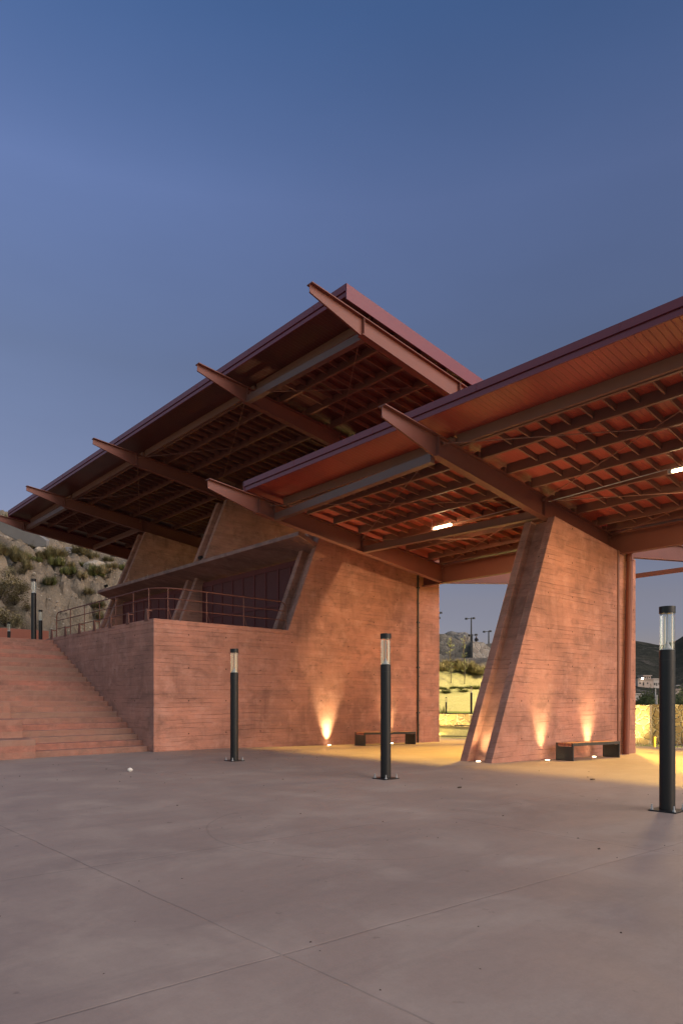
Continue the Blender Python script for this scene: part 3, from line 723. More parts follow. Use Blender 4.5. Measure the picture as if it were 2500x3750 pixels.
m=MB(); rnd=random.Random(77)
for k in range(1500):
    x=rnd.uniform(8,40); y=45.5+36*rnd.random()**1.5; z=hill_z(x,y); r=.05+.16*rnd.random()**3
    m.add([(x+r*rnd.uniform(.6,1.2),y,z),(x,y+r*rnd.uniform(.6,1.2),z),(x-r*rnd.uniform(.6,1.2),y,z),(x,y-r*rnd.uniform(.6,1.2),z),(x+r*rnd.uniform(-.4,.4),y+r*rnd.uniform(-.4,.4),z+r*rnd.uniform(.5,1.1)),(x,y,z-r)],[(0,1,4),(1,2,4),(2,3,4),(3,0,4),(1,0,5),(2,1,5),(3,2,5),(0,3,5)])
tag(m.build('rubble',ROCK),kind='stuff')
def blades(name,mat,n,h,spread,seed):
    rnd=random.Random(seed); m=MB()
    cl=[(rnd.gauss(0,spread*.22),rnd.gauss(0,spread*.22),rnd.uniform(.55,1.0)) for _ in range(5)]
    for i in range(n):
        cx,cy,ch=rnd.choice(cl); a=rnd.uniform(0,6.283); r=.10*spread*math.sqrt(rnd.random()); x,y=cx+r*math.cos(a),cy+r*math.sin(a)
        e=abs(rnd.gauss(0,.85)); L=h*ch*rnd.uniform(.45,1.1); b=a+rnd.uniform(-.6,.6); w=h*.009*rnd.uniform(.6,1.6)
        px,py=-math.sin(b)*w,math.cos(b)*w; o1=math.sin(min(e,1.3))*L*.5; z1=math.cos(min(e,1.3))*L*.62
        o2=math.sin(min(e*1.5,1.5))*L; z2=max(math.cos(min(e*1.5,1.5))*L,.02)+.05*L
        m1=(x+math.cos(b)*o1,y+math.sin(b)*o1,z1); t=(x+math.cos(b)*o2,y+math.sin(b)*o2,z2)
        m.add([(x-px,y-py,-.15),(x+px,y+py,-.15),(m1[0]+px,m1[1]+py,m1[2]),(m1[0]-px,m1[1]-py,m1[2]),t],[(0,1,2,3),(3,2,4)])
    return m.build(name,mat,fix=False)
def leafbush(name,mat,n,r,seed,h=1.0):
    rnd=random.Random(seed); m=MB(); tips=[]
    for k in range(16):
        a=rnd.uniform(0,6.283); e=rnd.uniform(.3,1.5); L=r*rnd.uniform(.6,1.15)
        tips.append(Vector((math.cos(a)*math.cos(e)*L,math.sin(a)*math.cos(e)*L,math.sin(e)*L*h)))
    for i in range(n):
        t=rnd.choice(tips); p=t*rnd.uniform(.35,1.05)+Vector((rnd.gauss(0,.13),rnd.gauss(0,.13),rnd.gauss(0,.13)))*r
        s=r*.05*rnd.uniform(.6,1.5); d=Vector((rnd.gauss(0,1),rnd.gauss(0,1),rnd.gauss(0,1))).normalized(); e=d.orthogonal().normalized()*s*.5; d*=s
        m.add([p-d,p+e,p+d,p-e],[(0,1,2,3)])
    tw=MB()
    for t in tips[:10]: tw.cyl((0,0,-.2),tuple(t*.9),.014*r,.004*r,5)
    o=m.build(name,mat,fix=False); c=tw.build('twigs',TWIG,o); return o
def on_ray(u,v,d0,d1,zf):
    """where the line of sight (u,v) first meets the terrain: survey of a plant's place"""
    d=d0
    while d<d1:
        x,y=away(u,d)
        if zf(x,y)>=height(v,d): return x,y,zf(x,y)
        d+=.25
    return None
P_OL=blades('grass_tussock',TUFT,700,1.15,1.5,11); P_GR=blades('grass_tussock',TUFTG,650,1.05,1.4,12); P_DK=leafbush('scrub_bush',TUFT,800,1.4,13); P_TW=leafbush('scrub_bush',TUFT,700,1.3,14,1.2)
protos=[P_OL,P_GR,P_DK,P_TW]
for p in protos: p.location=(0,-300,-30)
spots=[ # u, v (base), prototype, scale
(40,1925,1,1.3),(10,2040,0,1.4),(60,2035,0,1.1),(95,2055,1,.9),(75,2060,0,1.0),(125,2010,3,.5),(140,2055,1,.9),(165,2065,0,1.0),(205,2030,0,1.3),(190,2065,0,1.1),(215,2085,1,1.2),(230,2100,1,1.0),
(255,2075,0,.7),(275,2110,1,.9),(295,2130,0,.8),(300,2035,0,1.5),(335,2050,0,1.2),(350,2120,1,1.5),(362,2115,0,1.0),(412,2115,0,.7),(445,2095,1,1.0),(395,2060,0,.8),(420,2040,0,.7),(120,1965,0,.8),(235,1990,0,.8),
(105,2120,0,1.0),(170,2150,1,1.2),(180,2140,0,.9),(20,2290,2,1.3),(55,2245,2,1.2),(45,2180,3,1.1),(80,2180,2,.9),(0,2200,3,1.4),(100,2240,2,.7),(30,2120,3,1.0),(75,2110,3,.7),(60,2300,2,.6),(330,2180,0,.8),(365,2245,0,.9),(370,2285,0,.8),(15,1950,0,.9),(330,2010,0,.8),(300,2075,1,.8)]
names={0:['dry olive grass tussock'],1:['greener grass tussock'],2:['dark leafy scrub bush'],3:['wispy dry twiggy bush']}
used=set(); first=set(); cnt=0; 
def where(u,v):
    a='far left' if u<90 else ('left' if u<190 else ('middle' if u<300 else 'right'))
    return a
random.seed(21)
ORD=['lowest','second','third','fourth','fifth','sixth','seventh','eighth','ninth','tenth','eleventh','twelfth']
byk={}
for s in spots: byk.setdefault((s[2],where(s[0],s[1])),[]).append(s)
for (k,wh),lst in byk.items():
    lst.sort(key=lambda s:-s[1])
    for i,(u,v,_,scl) in enumerate(lst):
        q=on_ray(u,v,44,95,hill_z)
        if not q: continue
        if k not in first: o=protos[k]; first.add(k); o.location=q; o.scale=(scl,)*3
        else: o=copy_tree(protos[k],loc=q,rotz=random.uniform(0,6.28),scale=(scl*random.uniform(.65,.95),scl*random.uniform(.65,.95),scl*random.uniform(.5,.75)))
        tag(o,'%s, %s from the bottom in the left hill\'s %s part'%(names[k][0],ORD[i],wh) if i else '%s, lowest in the left hill\'s %s part'%(names[k][0],wh),'shrub' if k>1 else 'grass tussock','shrubs and tussocks on the left hill')
# grey slab and pale rocks
q=on_ray(92,1985,44,95,hill_z)
m=MB(); ring=[(-2.6,.35),(-1.6,.95),(-.2,1.1),(1.2,.75),(2.3,.15),(2.2,-.45),(1.2,-.8),(-.2,-.7),(-1.7,-.35)]
rt_=Vector((SY,-CY,0)); upv=Vector((-.35*CY,-.35*SY,1)).normalized(); nrm=rt_.cross(upv)
o0=Vector(q)-Vector((CY,SY,0))*.6+Vector((0,0,.35))
m.loft([o0+rt_*a*.86+upv*(b-.28*a)*.85 for a,b in ring],[o0+rt_*a*.86+upv*(b-.28*a)*.85+nrm*-.5 for a,b in ring])
tag(m.build('rock_slab',SLAB,loc=tuple(o0),bevel=.06),'big flat blue-grey rock slab leaning on the upper left hill','rock')
for i,(u,v,s,l) in enumerate([(352,2085,1.0,'largest pale boulder on the left hill, above a green tussock'),(398,2085,.6,'pale boulder right of the largest one, near the leaning wall'),(150,2035,.6,'small pale boulder below the grey slab on the hill'),(22,1970,.3,'small whitish stone left of the grey slab'),(255,2020,.6,'grey boulder half buried just under the roof edge')]):
    q=on_ray(u,v,44,95,hill_z)
    if q: lump(q,(s*.95,s*.8,s*.6),ROCK if i!=4 else SLAB,'boulder',l,'boulder',i*3.1,n=3,group='boulders on the left hill')

# ------------------------------------------------------------------ hillside, walls and masts seen through the gap
E1=Vector((.795,.606,0)); N1=Vector((.606,-.795,0))
PROF=[(29.5,-.5),(31.6,.28),(36,.55),(37.5,.9),(45,2.25),(45.6,2.5),(48.2,3.7),(51,3.9),(60,4.5),(70,5.6),(84,6.0),(98,6.3),(99,9.4),(104,9.8),(130,9.8)]
def pz(t):
    for (a,za),(b,zb) in zip(PROF[:-1],PROF[1:]):
        if t<=b: return za+(zb-za)*max(0,(t-a))/(b-a)
    return PROF[-1][1]
def side_z(x,y):
    p=Vector((x,y,0)); t=p.dot(E1); w=p.dot(N1)
    z=pz(t+1.0*noise.noise(Vector((w*.2,0,4)))*(1 if t>40 else 0))
    z+= smooth(44,48,t)*.6*noise.fractal(Vector((x*.25,y*.25,7)),1,2,5)+.05*noise.noise(Vector((x,y,3)))
    if 44<t<52: z+= .5*abs(noise.noise(Vector((w*1.1,0,2))))-.1
    f=1-smooth(.115,.165,w/max(t,1))
    return -.8+(z+.8)*f
m=MB(); TT=[29.5+.5*i for i in range(66)]+[63+1.2*i for i in range(52)]; WW=[-.36+.0062*j for j in range(90)]
vs=[]
for t in TT:
    for w in WW:
        p=E1*t+N1*(w*t); vs.append((p.x,p.y,side_z(p.x,p.y)))
nw=len(WW); fs=[(i*nw+j,i*nw+j+1,(i+1)*nw+j+1,(i+1)*nw+j) for i in range(len(TT)-1) for j in range(nw-1)]
ho=m.add(vs,fs).build('hillside',SAND,fix=False); ho.data.materials.append(EARTH); ho.data.materials.append(LAWN)
for k,pl in enumerate(ho.data.polygons):
    pl.use_smooth=True; t=TT[k//(nw-1)]; pl.material_index=2 if 31.4<t<36.6 else (1 if t>50 else 0)
tag(ho,kind='structure')
def trace(pts,d,thick,name,mat,label,cat,**kw):
    """wall outline surveyed at depth d, given real thickness"""
    m=MB(); f=Vector((CY,SY,0)); poly=[]
    for u,v in pts: x,y=away(u,d); poly.append((x,y,height(v,d)))
    m.prism(poly,tuple(f*thick)); return tag(m.build(name,mat,loc=poly[0]),label,cat,**kw)
trace([(1560,2470),(1560,2322),(1632,2322),(1690,2350),(1728,2349),(1728,2420)],96,1.2,'stone_wall',STONEG,'dark rubble retaining wall with a sloping parapet high on the far hillside','wall')
trace([(1729,2440),(1729,2349),(1770,2353),(1795,2375),(1850,2380),(1850,2440)],94.5,2.5,'stone_wall',STONEL,'pale rubble bastion below the person on the far hillside','wall')
trace([(1708,2475),(1708,2412),(1772,2410),(1850,2425),(1850,2475)],86,1.6,'stone_wall',STONEG,'lower grey rubble wall under the pale bastion','wall')
x,y=away(1675,112); lump((x,y,height(2352,112)),(3.2,2.4,1.8),STONEG,'boulder','rocky knob behind the sloping parapet on the far hillside','boulder',9.3,n=3)
# low lit stone wall behind the black railing
p0=E1*31.5+N1*-5.5; p1=E1*31.2+N1*6
m=MB(); a=Vector((p0.x,p0.y,-.5)); b=Vector((p1.x,p1.y,-.5)); th=E1*.4
m.loft([a,b,b+th,a+th],[a+Vector((0,0,1.28)),b+Vector((0,0,1.28)),b+th+Vector((0,0,1.28)),a+th+Vector((0,0,1.28))])
tag(m.build('stone_wall',STONE,loc=tuple(a)),'low brightly lit rubble wall behind the thin black railing','wall')
r=thing('black_railing',tuple(E1*30+Vector((0,0,-.4))),'thin black railing in the gap between the long wall and the pier','railing')
q0=E1*30.2+N1*-3.5; q1=E1*29.6+N1*3.4
for z in (.80,.28,-.20): MB().cyl((q0.x,q0.y,z),(q1.x,q1.y,z+.02),.02,n=6).build('rail',BLACK,r)
for k in (0,.28,.66,.98): 
    q=q0.lerp(q1,k); MB().cyl((q.x,q.y,-.6),(q.x,q.y,.80),.025,n=6).build('post',BLACK,r)
# bollards and young trees on the bank
for u,d,l,s in ((1633,34,'slim bollard lamp on the sandy bank beside the agave',.45),(1725,35.5,'slim taller bollard lamp on the sandy bank by the pier edge',.62)):
    x,y=away(u,d); lamp(x,y,side_z(x,y)-.05,l,sc_=s)
def young_tree(u,d,h,label):
    x,y=away(u,d); z=side_z(x,y); t=thing('young_tree',(x,y,z),label,'tree','young trees on the cut bank'); rnd=random.Random(int(u))
    MB().tube([(x,y,z-.2),(x+.05,y,z+h*.3),(x-.04,y+.05,z+h*.65),(x+.05,y,z+h)],.03,6).build('trunk',TWIG,t)
    m=MB()
    for i in range(20):
        zz=z+h*rnd.uniform(.25,1); a=rnd.uniform(0,6.28); L=.32*rnd.uniform(.3,1); m.cyl((x,y,zz),(x+math.cos(a)*L,y+math.sin(a)*L,zz+L*.6),.012,.004,4)
        for j in range(3):
            f=rnd.uniform(.3,1); p=Vector((x+math.cos(a)*L*f,y+math.sin(a)*L*f,zz+L*.6*f)); s=.05; m.add([p,p+Vector((s,0,s*.4)),p+Vector((s*.4,s,s)),p+Vector((-s*.5,s*.5,0))],[(0,1,2,3)])
    m.build('crown',TUFTG,t,fix=False)
young_tree(1650,45.2,3.1,'thin young tree on the cut bank nearer the long wall')
young_tree(1700,45.2,3.2,'thin young tree on the cut bank nearer the pier')
# agave
x,y=away(1620,33.5); z=side_z(x,y); m=MB(); rnd=random.Random(4)
for i in range(46):
    a=rnd.uniform(0,6.28); e=rnd.uniform(.25,1.4); L=.75*rnd.uniform(.8,1.1); d=Vector((math.cos(a)*math.cos(e),math.sin(a)*math.cos(e),math.sin(e))); s=Vector((-math.sin(a),math.cos(a),0))*.028; p=Vector((x,y,z))
    m.add([p-s,p+s,p+d*L*.6+s*.8,p+d*L*.6-s*.8,p+d*L],[(0,1,2,3),(3,2,4)])
tag(m.build('agave',TUFTG,loc=(x,y,z),fix=False),'spiky agave plant behind the black railing','plant')
# creepers hanging over the sandy bank, scrub above
for u,v,d,s,l in ((1620,2520,44,.8,'green creeper hanging at the top of the sandy bank beside the long wall'),(1640,2545,42.5,.8,'green creeper trailing halfway down the sandy bank'),(1655,2522,44,.7,'green creeper below the left young tree'),(1690,2528,44,.8,'green creeper below the right young tree'),(1703,2550,42.5,.7,'green creeper trailing low on the bank near the tall bollard'),(1735,2535,44,1.0,'green creeper at the pier edge of the sandy bank')):
    x,y=away(u,d); o=copy_tree(P_GR,loc=(x,y,side_z(x,y)),rotz=u,scale=(s*.8,s*.8,s*.3)); tag(o,l,'creeper','green creepers on the sandy bank')
k=0
for u,v in ((1612,2455),(1625,2450),(1640,2445),(1655,2440),(1668,2445),(1690,2440),(1705,2455),(1720,2450),(1735,2465),(1750,2470),(1615,2365),(1650,2370),(1665,2385),(1690,2390),(1710,2405),(1640,2390)):
    q=on_ray(u,v,46,93,side_z)
    if not q: continue
    k+=1; o=copy_tree(protos[(0,0,2)[k%3]],loc=q,rotz=u,scale=(.9+.3*((k*7)%3),.9+.3*((k*7)%3),.55) if k%3<2 else (.55,.55,.38)); nm=('dry tussock','twiggy bush','dark bush')[k%3]
    tag(o,'%s on the distant hillside, %s'%(nm,['beside the long wall edge','a little right of the long wall edge','left of the first young tree','above the first young tree','between the two young trees','above the second young tree','right of the second young tree','below the pale bastion','at the foot of the grey wall','close to the pier edge','below the parapet start','below the sloping parapet','under the parapet end','left of the lower grey wall','touching the lower grey wall','in the middle of the slope'][k-1]),'shrub','scrub on the hillside in the gap')
# light masts
def mast(u,vt,d,vb,wl,wr,label):
    x,y=away(u,d); z0=height(vb,d); z1=height(vt,d); t=thing('light_mast',(x,y,z0),label,'light mast','double-armed light masts on the far hillside')
    rr=Vector((SY,-CY,0)); MB().cyl((x,y,z0),(x,y,z1),.13,.09,8).build('pole',DARKG,t)
    a=Vector((x,y,z1-.15))-rr*wl*d/F_PX; b=Vector((x,y,z1-.15))+rr*wr*d/F_PX+Vector((CY,SY,.25))*.6
    for e in (a,b):
        MB().bar((x,y,z1-.15),tuple(e),.09,.09).build('arm',DARKG,t); MB().box(tuple(e-Vector((.15,.15,.15))),tuple(e+Vector((.15,.15,.1)))).build('lamp_head',DARKG,t)
mast(1725,2262,100,2349,18,12,'tallest double-armed light mast, left of the person')
mast(1728,2323,92,2412,9,18,'shorter double-armed mast standing in front of the pale bastion')
mast(1789,2310,105,2372,17,9,'double-armed mast near the slanted pier edge')
mast(1600,2242,100,2330,16,16,'light mast mostly hidden by the long wall, upper arm showing')
mast(1597,2261,90,2340,14,12,'light mast mostly hidden by the long wall, lower arm showing')

# person leaning on the bastion
x,y=away(1743,95.6); zf=height(2349,95.6)-1.05
def person(x,y,z):
    me=bpy.data.meshes.new('person'); f=Vector((-CY,-SY,0)); r=Vector((SY,-CY,0)); B=Vector((x,y,z))
    J={'pel':(0,0,.95),'ch':(0,.05,1.32),'nk':(0,.08,1.48),'hd':(0,.12,1.60),'ht':(0,.12,1.72),'ls':(-.19,.06,1.40),'le':(-.27,.18,1.16),'lh':(-.08,.38,1.12),'rs':(.19,.06,1.40),'re':(.27,.18,1.16),'rh':(.08,.38,1.12),'lk':(-.1,.05,.5),'lf':(-.1,0,.05),'lt':(-.1,.16,.03),'rk':(.1,.05,.5),'rf':(.1,0,.05),'rt':(.1,.16,.03)}
    rad={'pel':.16,'ch':.17,'nk':.06,'hd':.10,'ht':.08,'ls':.075,'le':.05,'lh':.04,'rs':.075,'re':.05,'rh':.04,'lk':.075,'lf':.05,'lt':.04,'rk':.075,'rf':.05,'rt':.04}
    ks=list(J); E=[('pel','ch'),('ch','nk'),('nk','hd'),('hd','ht'),('ch','ls'),('ls','le'),('le','lh'),('ch','rs'),('rs','re'),('re','rh'),('pel','lk'),('lk','lf'),('lf','lt'),('pel','rk'),('rk','rf'),('rf','rt')]
    me.from_pydata([tuple(r*J[k][0]+f*J[k][1]+Vector((0,0,J[k][2]))) for k in ks],[(ks.index(a),ks.index(b)) for a,b in E],[])
    me.materials.append(CLOTH); o=bpy.data.objects.new('person',me); COL.objects.link(o); o.location=B; ORG['person']=B
    sk=o.modifiers.new('skin','SKIN'); o.modifiers.new('sub','SUBSURF').levels=1
    for i,k in enumerate(ks): me.skin_vertices[0].data[i].radius=(rad[k],rad[k])
    me.skin_vertices[0].data[0].use_root=True
    tag(o,'person in dark clothes leaning on top of the pale stone bastion','person')
    c=B+f*.19+Vector((0,0,1.62))
    h=lump(tuple(c),(.07,.07,.095),SKIN,'face',None,None,1.0); h.parent=o; h.location=c-B
    c2=B+f*.06+Vector((0,0,1.60)); h=lump(tuple(c2),(.12,.10,.18),CLOTH,'hair',None,None,2.0); h.parent=o; h.location=c2-B
person(x,y,zf)

# ------------------------------------------------------------------ right background
def seg_wall(u0,u1,d0,d1,zt,label):
    a=Vector((*away(u0,d0),-.8)); b=Vector((*away(u1,d1),-.8)); n=(b-a).cross(Vector((0,0,1))).normalized()*-.45
    m=MB(); up=Vector((0,0,zt+.8)); m.loft([a,b,b+n,a+n],[a+up,b+up,b+n+up,a+n+up]); return tag(m.build('stone_wall',STONE,loc=tuple(a)),label,'wall')
seg_wall(2120,2378,28.2,26.6,1.2,'brightly lit pale section of the rubble wall right of the pier')
seg_wall(2379,2800,27.6,24.6,1.22,'ochre rubble boundary wall behind the nearest bollard lamp')
def verge(u0,u1,d0,d1,w):
    m=MB(); rnd=random.Random(5)
    a=Vector((*away(u0,d0),-.425)); b=Vector((*away(u1,d1),-.425)); n=Vector((-CY,-SY,0))*w
    for i in range(2600):
        p=a.lerp(b,rnd.random())+n*rnd.random(); h=.13*rnd.uniform(.4,1.2); q=Vector((rnd.gauss(0,.04),rnd.gauss(0,.04),h)); s=Vector((SY,-CY,0))*.012
        m.add([p-s,p+s,p+q],[(0,1,2)])
    tag(m.build('verge_grass',LAWN,fix=False),kind='stuff')
verge(2120,2800,26.6,24.4,.9)
x,y=away(2396,24.6); tag(MB().cyl((x,y,-.45),(x,y,.02),.045,n=10).cyl((x,y,.02),(x,y,.05),.055,n=10).build('marker_post',YEL,loc=(x,y,-.42)),'short yellow post in the grass strip by the ochre wall','post')
# wall-washing uplight behind the pier: the place's own lamp
def wash(u,d,power,aim,label,z=-.35,cone=104):
    x,y=away(u,d); t=thing('ground_uplight',(x,y,z),label,'uplight','wall-washing lamps in the verge')
    MB().cyl((x,y,z-.05),(x,y,z+.03),.1,n=14).build('rim',GALV,t); MB().cyl((x,y,z+.03),(x,y,z+.036),.07,n=14).build('lens',LENS_ON,t)
    ld=bpy.data.lights.new('wash_glow','SPOT'); ld.energy=power; ld.color=(1.0,.72,.22); ld.spot_size=R(cone); ld.spot_blend=.7; ld.shadow_soft_size=.08
    lo=bpy.data.objects.new('wash_glow',ld); COL.objects.link(lo); lo.location=(x,y,z+.1); dx,dy=CY,SY
    lo.rotation_euler=Vector((dx*aim[0]+SY*aim[1],dy*aim[0]-CY*aim[1],aim[2])).to_track_quat('-Z','Y').to_euler()
wash(2300,25.6,330,(.9,.15,.75),'uplight in the verge hidden behind the pier, washing the pale wall')
wash(2560,23.2,260,(.8,-.2,.55),'uplight in the verge outside the right picture edge')
wash(1590,29.8,230,(.8,.3,.5),'uplight washing the low stone wall behind the long wall end')
wash(1800,29.6,190,(.8,-.3,.5),'uplight washing the low stone wall behind the pier')
# flood mast standing behind the canopy, out of the picture to the right
mx,my,mz=34.0,16.6,15.6
def flood_mast(my,label):
  t=thing('flood_mast',(mx,my,-.4),label,'light mast','floodlight masts behind the canopy')
  MB().cyl((mx,my,-.6),(mx,my,mz+.3),.14,.09,12).build('pole',DARKG,t,smooth=True)
  MB().bar((mx,my-1.2,mz+.1),(mx,my+1.2,mz+.1),.1,.1).build('arm',DARKG,t)
  for sy in (-1,1):
      MB().box((mx-.3,my+sy*1.1-.25,mz-.2),(mx-.02,my+sy*1.1+.25,mz+.2)).build('lamp_head',DARKG,t); MB().box((mx-.31,my+sy*1.1-.2,mz-.15),(mx-.302,my+sy*1.1+.2,mz+.15)).build('lens',LENS_ON,t)
flood_mast(my,'floodlight mast hidden behind the leaning pier')
flood_mast(8.8,'floodlight mast behind the right end of the front roof')
def flood(loc,target,power,cone,col=(1.0,.70,.22)):
    ld=bpy.data.lights.new('flood_glow','SPOT'); ld.energy=power; ld.color=col; ld.spot_size=R(cone); ld.spot_blend=.5; ld.shadow_soft_size=.7
    lo=bpy.data.objects.new('flood_glow',ld); COL.objects.link(lo); lo.location=loc; lo.rotation_euler=(Vector(target)-Vector(loc)).to_track_quat('-Z','Y').to_euler()
flood((mx-.36,my+.05,mz),(14.5,12.5,0),16000,46,(1.0,.56,.07))
flood((33.6,8.85,15.6),(14.5,5.5,0),9500,44,(1.0,.56,.07))
flood((mx-.36,my+1.1,mz),tuple(E1*42+Vector((0,0,1))),13000,95,(1.0,.80,.38))

# mountain, houses, trees on the right
m=MB(); MX=[1850+9*i for i in range(170)]; MD=[150,190,230,270,310,350,390,430,470,510,560]
skyline=[(1850,2575),(2000,2490),(2150,2335),(2330,2345),(2370,2352),(2420,2362),(2470,2350),(2520,2322),(2800,2290),(3400,2330)]
def sky_v(u):
    for (a,va),(b,vb) in zip(skyline[:-1],skyline[1:]):
        if u<=b: return va+(vb-va)*max(0,u-a)/(b-a)
    return skyline[-1][1]
vs=[]
for k,d in enumerate(MD):
    for u in MX:
        x,y=away(u,d); s=k/(len(MD)-2); top=height(sky_v(u),510)
        z=-3+(top+3)*(smooth(0,1,s)*.35+.65*s) if s<=1 else top-12
        z+= 3.0*noise.fractal(Vector((x*.02,y*.02,0)),1,2,5)*min(1,s*2)*(1.0 if s<1 else .3)
        vs.append((x,y,z))
nm=len(MX); m.add(vs,[(j*nm+i,j*nm+i+1,(j+1)*nm+i+1,(j+1)*nm+i) for j in range(len(MD)-1) for i in range(nm-1)])
mo=m.build('mountain',MOUNT,fix=False); tag(mo,kind='structure'); mo.data.polygons.foreach_set('use_smooth',[True]*len(mo.data.polygons))
def house(u0,u1,v0,v1,d,mat,label,wins,lit=None,deep=6):
    x0,y0=away(u0,d); x1,y1=away(u1,d); zb,zt=height(v1,d)-4,height(v0,d); f=Vector((CY,SY,0)); t=thing('hillside_house',(x0,y0,zb),label,'house','plastered houses on the far slope')
    a=Vector((x0,y0,zb)); b=Vector((x1,y1,zb)); up=Vector((0,0,zt-zb)); g=f*deep
    MB().loft([a,b,b+g,a+g],[a+up,b+up,b+g+up,a+g+up]).build('wall',mat,t)
    e=Vector((SY,-CY,0))*.3-f*.0; a2=a-e-f*.4; b2=b+e-f*.4; g2=g+f*.8; q=Vector((0,0,.25))
    MB().loft([a2+up,b2+up,b2+g2+up,a2+g2+up],[a2+up+q,b2+up+q,b2+g2+up+q,a2+g2+up+q]).build('roof_slab',mat,t)
    for (ua,ub,va,vb) in wins:
        p=Vector((*away(ua,d-.05),height(vb,d))); s=Vector((*away(ub,d-.05),height(vb,d))); h=Vector((0,0,height(va,d)-height(vb,d)))
        MB().loft([p,s,s+f*.1,p+f*.1],[p+h,s+h,s+f*.1+h,p+f*.1+h]).build('window',WINM,t)
    if lit:
        p=Vector((*away(lit[0],d-.6),height(lit[1],d))); MB().cyl(tuple(p),tuple(p+Vector((0,0,.5))),.28,n=8).build('outside_bulb',HOUSE_ON,t)
house(2356,2382,2476,2490,231,PINKP,'small pink room on top of the house cluster on the slope',[(2360,2364,2479,2484),(2368,2371,2479,2489),(2375,2379,2479,2484)],None,4)
house(2335,2391,2489,2513,224,PINKP,'wide pink hillside house with a lamp, on stilts',[(2340,2346,2500,2505),(2353,2358,2499,2511),(2368,2373,2500,2505)],(2352,2488))
house(2392,2420,2488,2519,226,WHITEP,'pale hillside house just left of the nearest bollard lamp',[(2394,2399,2501,2510),(2402,2406,2501,2512),(2410,2413,2501,2508)],None)
house(2320,2350,2543,2562,190,WHITEP,'lower white house beside the pier edge with an open porch',[(2330,2336,2535,2545),(2338,2343,2548,2558)],None)
house(2478,2510,2512,2528,228,WHITEP,'pale hillside house at the right picture edge',[(2496,2500,2517,2523)],None)
house(2470,2490,2526,2546,205,PINKP,'small ochre hut below the right edge house',[(2474,2477,2531,2536)],None)
P_TREE=leafbush('scrub_tree',TUFTG,1600,3.2,31,1.1); P_TREE.location=(*away(2485,150),-1); tag(P_TREE,'leafy green tree behind the ochre wall at the right edge','tree','trees behind the ochre wall')
for u,d,s,l in ((2500,160,1.5,'tall dark tree behind the ochre wall, cut by the picture edge'),(2360,170,1.2,'dark tree in front of the wide pink house'),(2385,165,1.3,'dark tree below the pale hillside house'),(2412,150,.9,'dark bush just left of the nearest bollard lamp, above the wall'),(2340,180,.8,'small dark tree next to the pier edge below the houses')):
    x,y=away(u,d); tag(copy_tree(P_TREE,loc=(x,y,height(2575,d)-1.5),rotz=u,scale=s),l,'tree','trees behind the ochre wall')
for u,d,v0,v1,l in ((2399,150,2522,2575,'pale concrete utility post below the pale house'),(2404,140,2545,2575,'short pale utility post beside the taller one')):
    x,y=away(u,d); t=thing('utility_post',(x,y,height(v1,d)-2),l,'post'); MB().cyl((x,y,height(v1,d)-2),(x,y,height(v0,d)),.16,.12,8).build('shaft',WHITEP,t); MB().bar((x-.6,y+.5,height(v0,d)-.5),(x+.6,y-.5,height(v0,d)-.5),.1,.1).build('crossarm',TWIG,t)

# ------------------------------------------------------------------ sky and sun
SUN_EL,SUN_AZ=R(3.0),(.25,-1.0)             # low glow of the set sun, behind the camera
w=bpy.data.worlds.new('World'); sc.world=w; w.use_nodes=True; nt=w.node_tree; bg=nt.nodes['Background']
sk=nt.nodes.new('ShaderNodeTexSky'); sk.sky_type='NISHITA'; sk.sun_disc=False; sk.sun_elevation=SUN_EL
d=Vector((SUN_AZ[0],SUN_AZ[1],0)).normalized()
sk.sun_rotation=math.atan2(d.x,d.y); sk.altitude=1500; sk.air_density=1.0; sk.dust_density=.6; sk.ozone_density=1.5
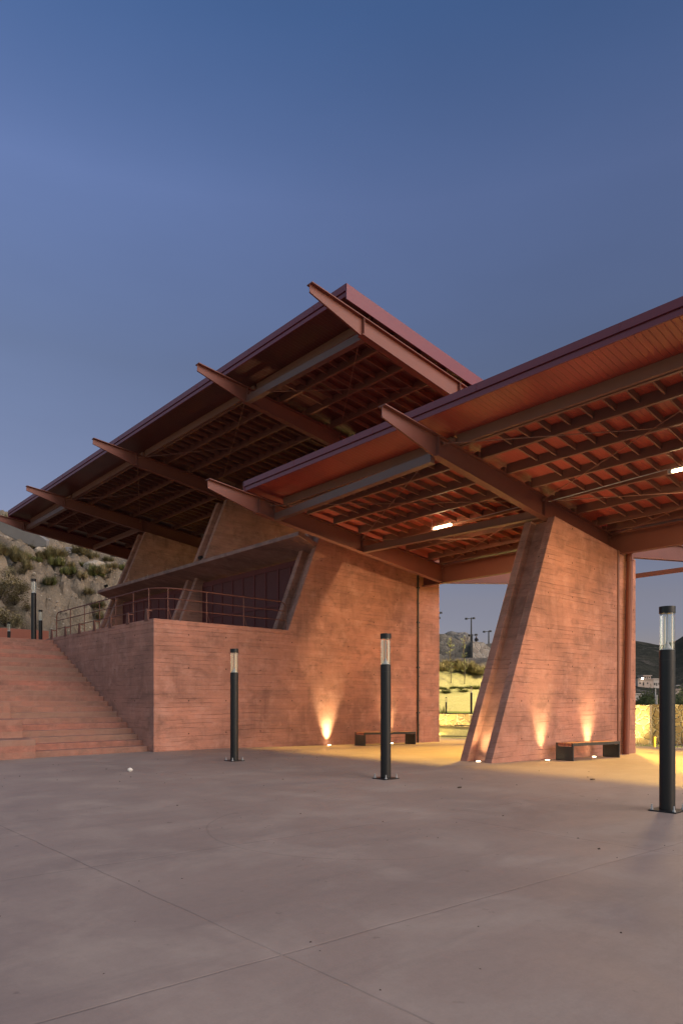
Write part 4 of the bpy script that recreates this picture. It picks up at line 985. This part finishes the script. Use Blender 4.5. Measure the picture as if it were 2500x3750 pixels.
# opposite the sunset the earth's shadow and dust dim and grey the sky towards the horizon
tc=nt.nodes.new('ShaderNodeTexCoord'); sx=nt.nodes.new('ShaderNodeSeparateXYZ'); nt.links.new(tc.outputs['Generated'],sx.inputs[0])
cr=nt.nodes.new('ShaderNodeValToRGB'); nt.links.new(sx.outputs['Z'],cr.inputs[0]); el=cr.color_ramp.elements
SKYR=[(0.0,(.29,.225,.37)),(.10,(.33,.25,.36)),(.143,(.394,.272,.335)),(.30,(.42,.31,.375)),(.435,(.455,.35,.42)),(.594,(.585,.485,.65)),(.716,(.38,.42,.625)),(1.0,(.36,.40,.62))]
while len(el)<len(SKYR): el.new(.5)
for e_,(p_,c_) in zip(el,SKYR): e_.position=p_; e_.color=(*c_,1)
dt=nt.nodes.new('ShaderNodeVectorMath'); dt.operation='DOT_PRODUCT'; nt.links.new(tc.outputs['Generated'],dt.inputs[0]); dt.inputs[1].default_value=(.6757,.7372,0)
mr=nt.nodes.new('ShaderNodeMapRange'); mr.interpolation_type='SMOOTHSTEP'; nt.links.new(dt.outputs['Value'],mr.inputs[0]); mr.inputs[1].default_value=-.1; mr.inputs[2].default_value=.55; mr.inputs[3].default_value=.25
mu=nt.nodes.new('ShaderNodeMix'); mu.data_type='RGBA'; mu.blend_type='MULTIPLY'; nt.links.new(mr.outputs[0],mu.inputs[0])
nt.links.new(sk.outputs[0],mu.inputs[6]); nt.links.new(cr.outputs[0],mu.inputs[7]); cl=nt.nodes.new('ShaderNodeTexNoise'); mp=nt.nodes.new('ShaderNodeMapping'); mp.inputs['Scale'].default_value=(1.2,1.2,4.0); nt.links.new(tc.outputs['Generated'],mp.inputs[0]); nt.links.new(mp.outputs[0],cl.inputs['Vector']); cl.inputs['Scale'].default_value=1.6; cl.inputs['Detail'].default_value=5
cm=nt.nodes.new('ShaderNodeMapRange'); nt.links.new(cl.outputs[0],cm.inputs[0]); cm.inputs[1].default_value=.3; cm.inputs[2].default_value=.7; cm.inputs[3].default_value=.95; cm.inputs[4].default_value=1.05
m2=nt.nodes.new('ShaderNodeVectorMath'); m2.operation='SCALE'; nt.links.new(mu.outputs[2],m2.inputs[0]); nt.links.new(cm.outputs[0],m2.inputs['Scale']); nt.links.new(m2.outputs[0],bg.inputs[0]); bg.inputs[1].default_value=.15
sl=bpy.data.lights.new('sun','SUN'); so=bpy.data.objects.new('sun',sl); COL.objects.link(so)
sl.energy=.85; sl.angle=R(62); sl.color=(1.0,.80,.68)
so.rotation_euler=Vector((-d.x*math.cos(R(33)),-d.y*math.cos(R(33)),-math.sin(R(33)))).to_track_quat('-Z','Y').to_euler()
sc.view_settings.view_transform='Standard'; sc.view_settings.look='None'; sc.view_settings.exposure=1.8; sc.view_settings.gamma=1
sc.render.engine='CYCLES'; sc.cycles.use_denoising=True; sc.cycles.max_bounces=6; sc.cycles.transparent_max_bounces=12; sc.cycles.sample_clamp_indirect=6.0
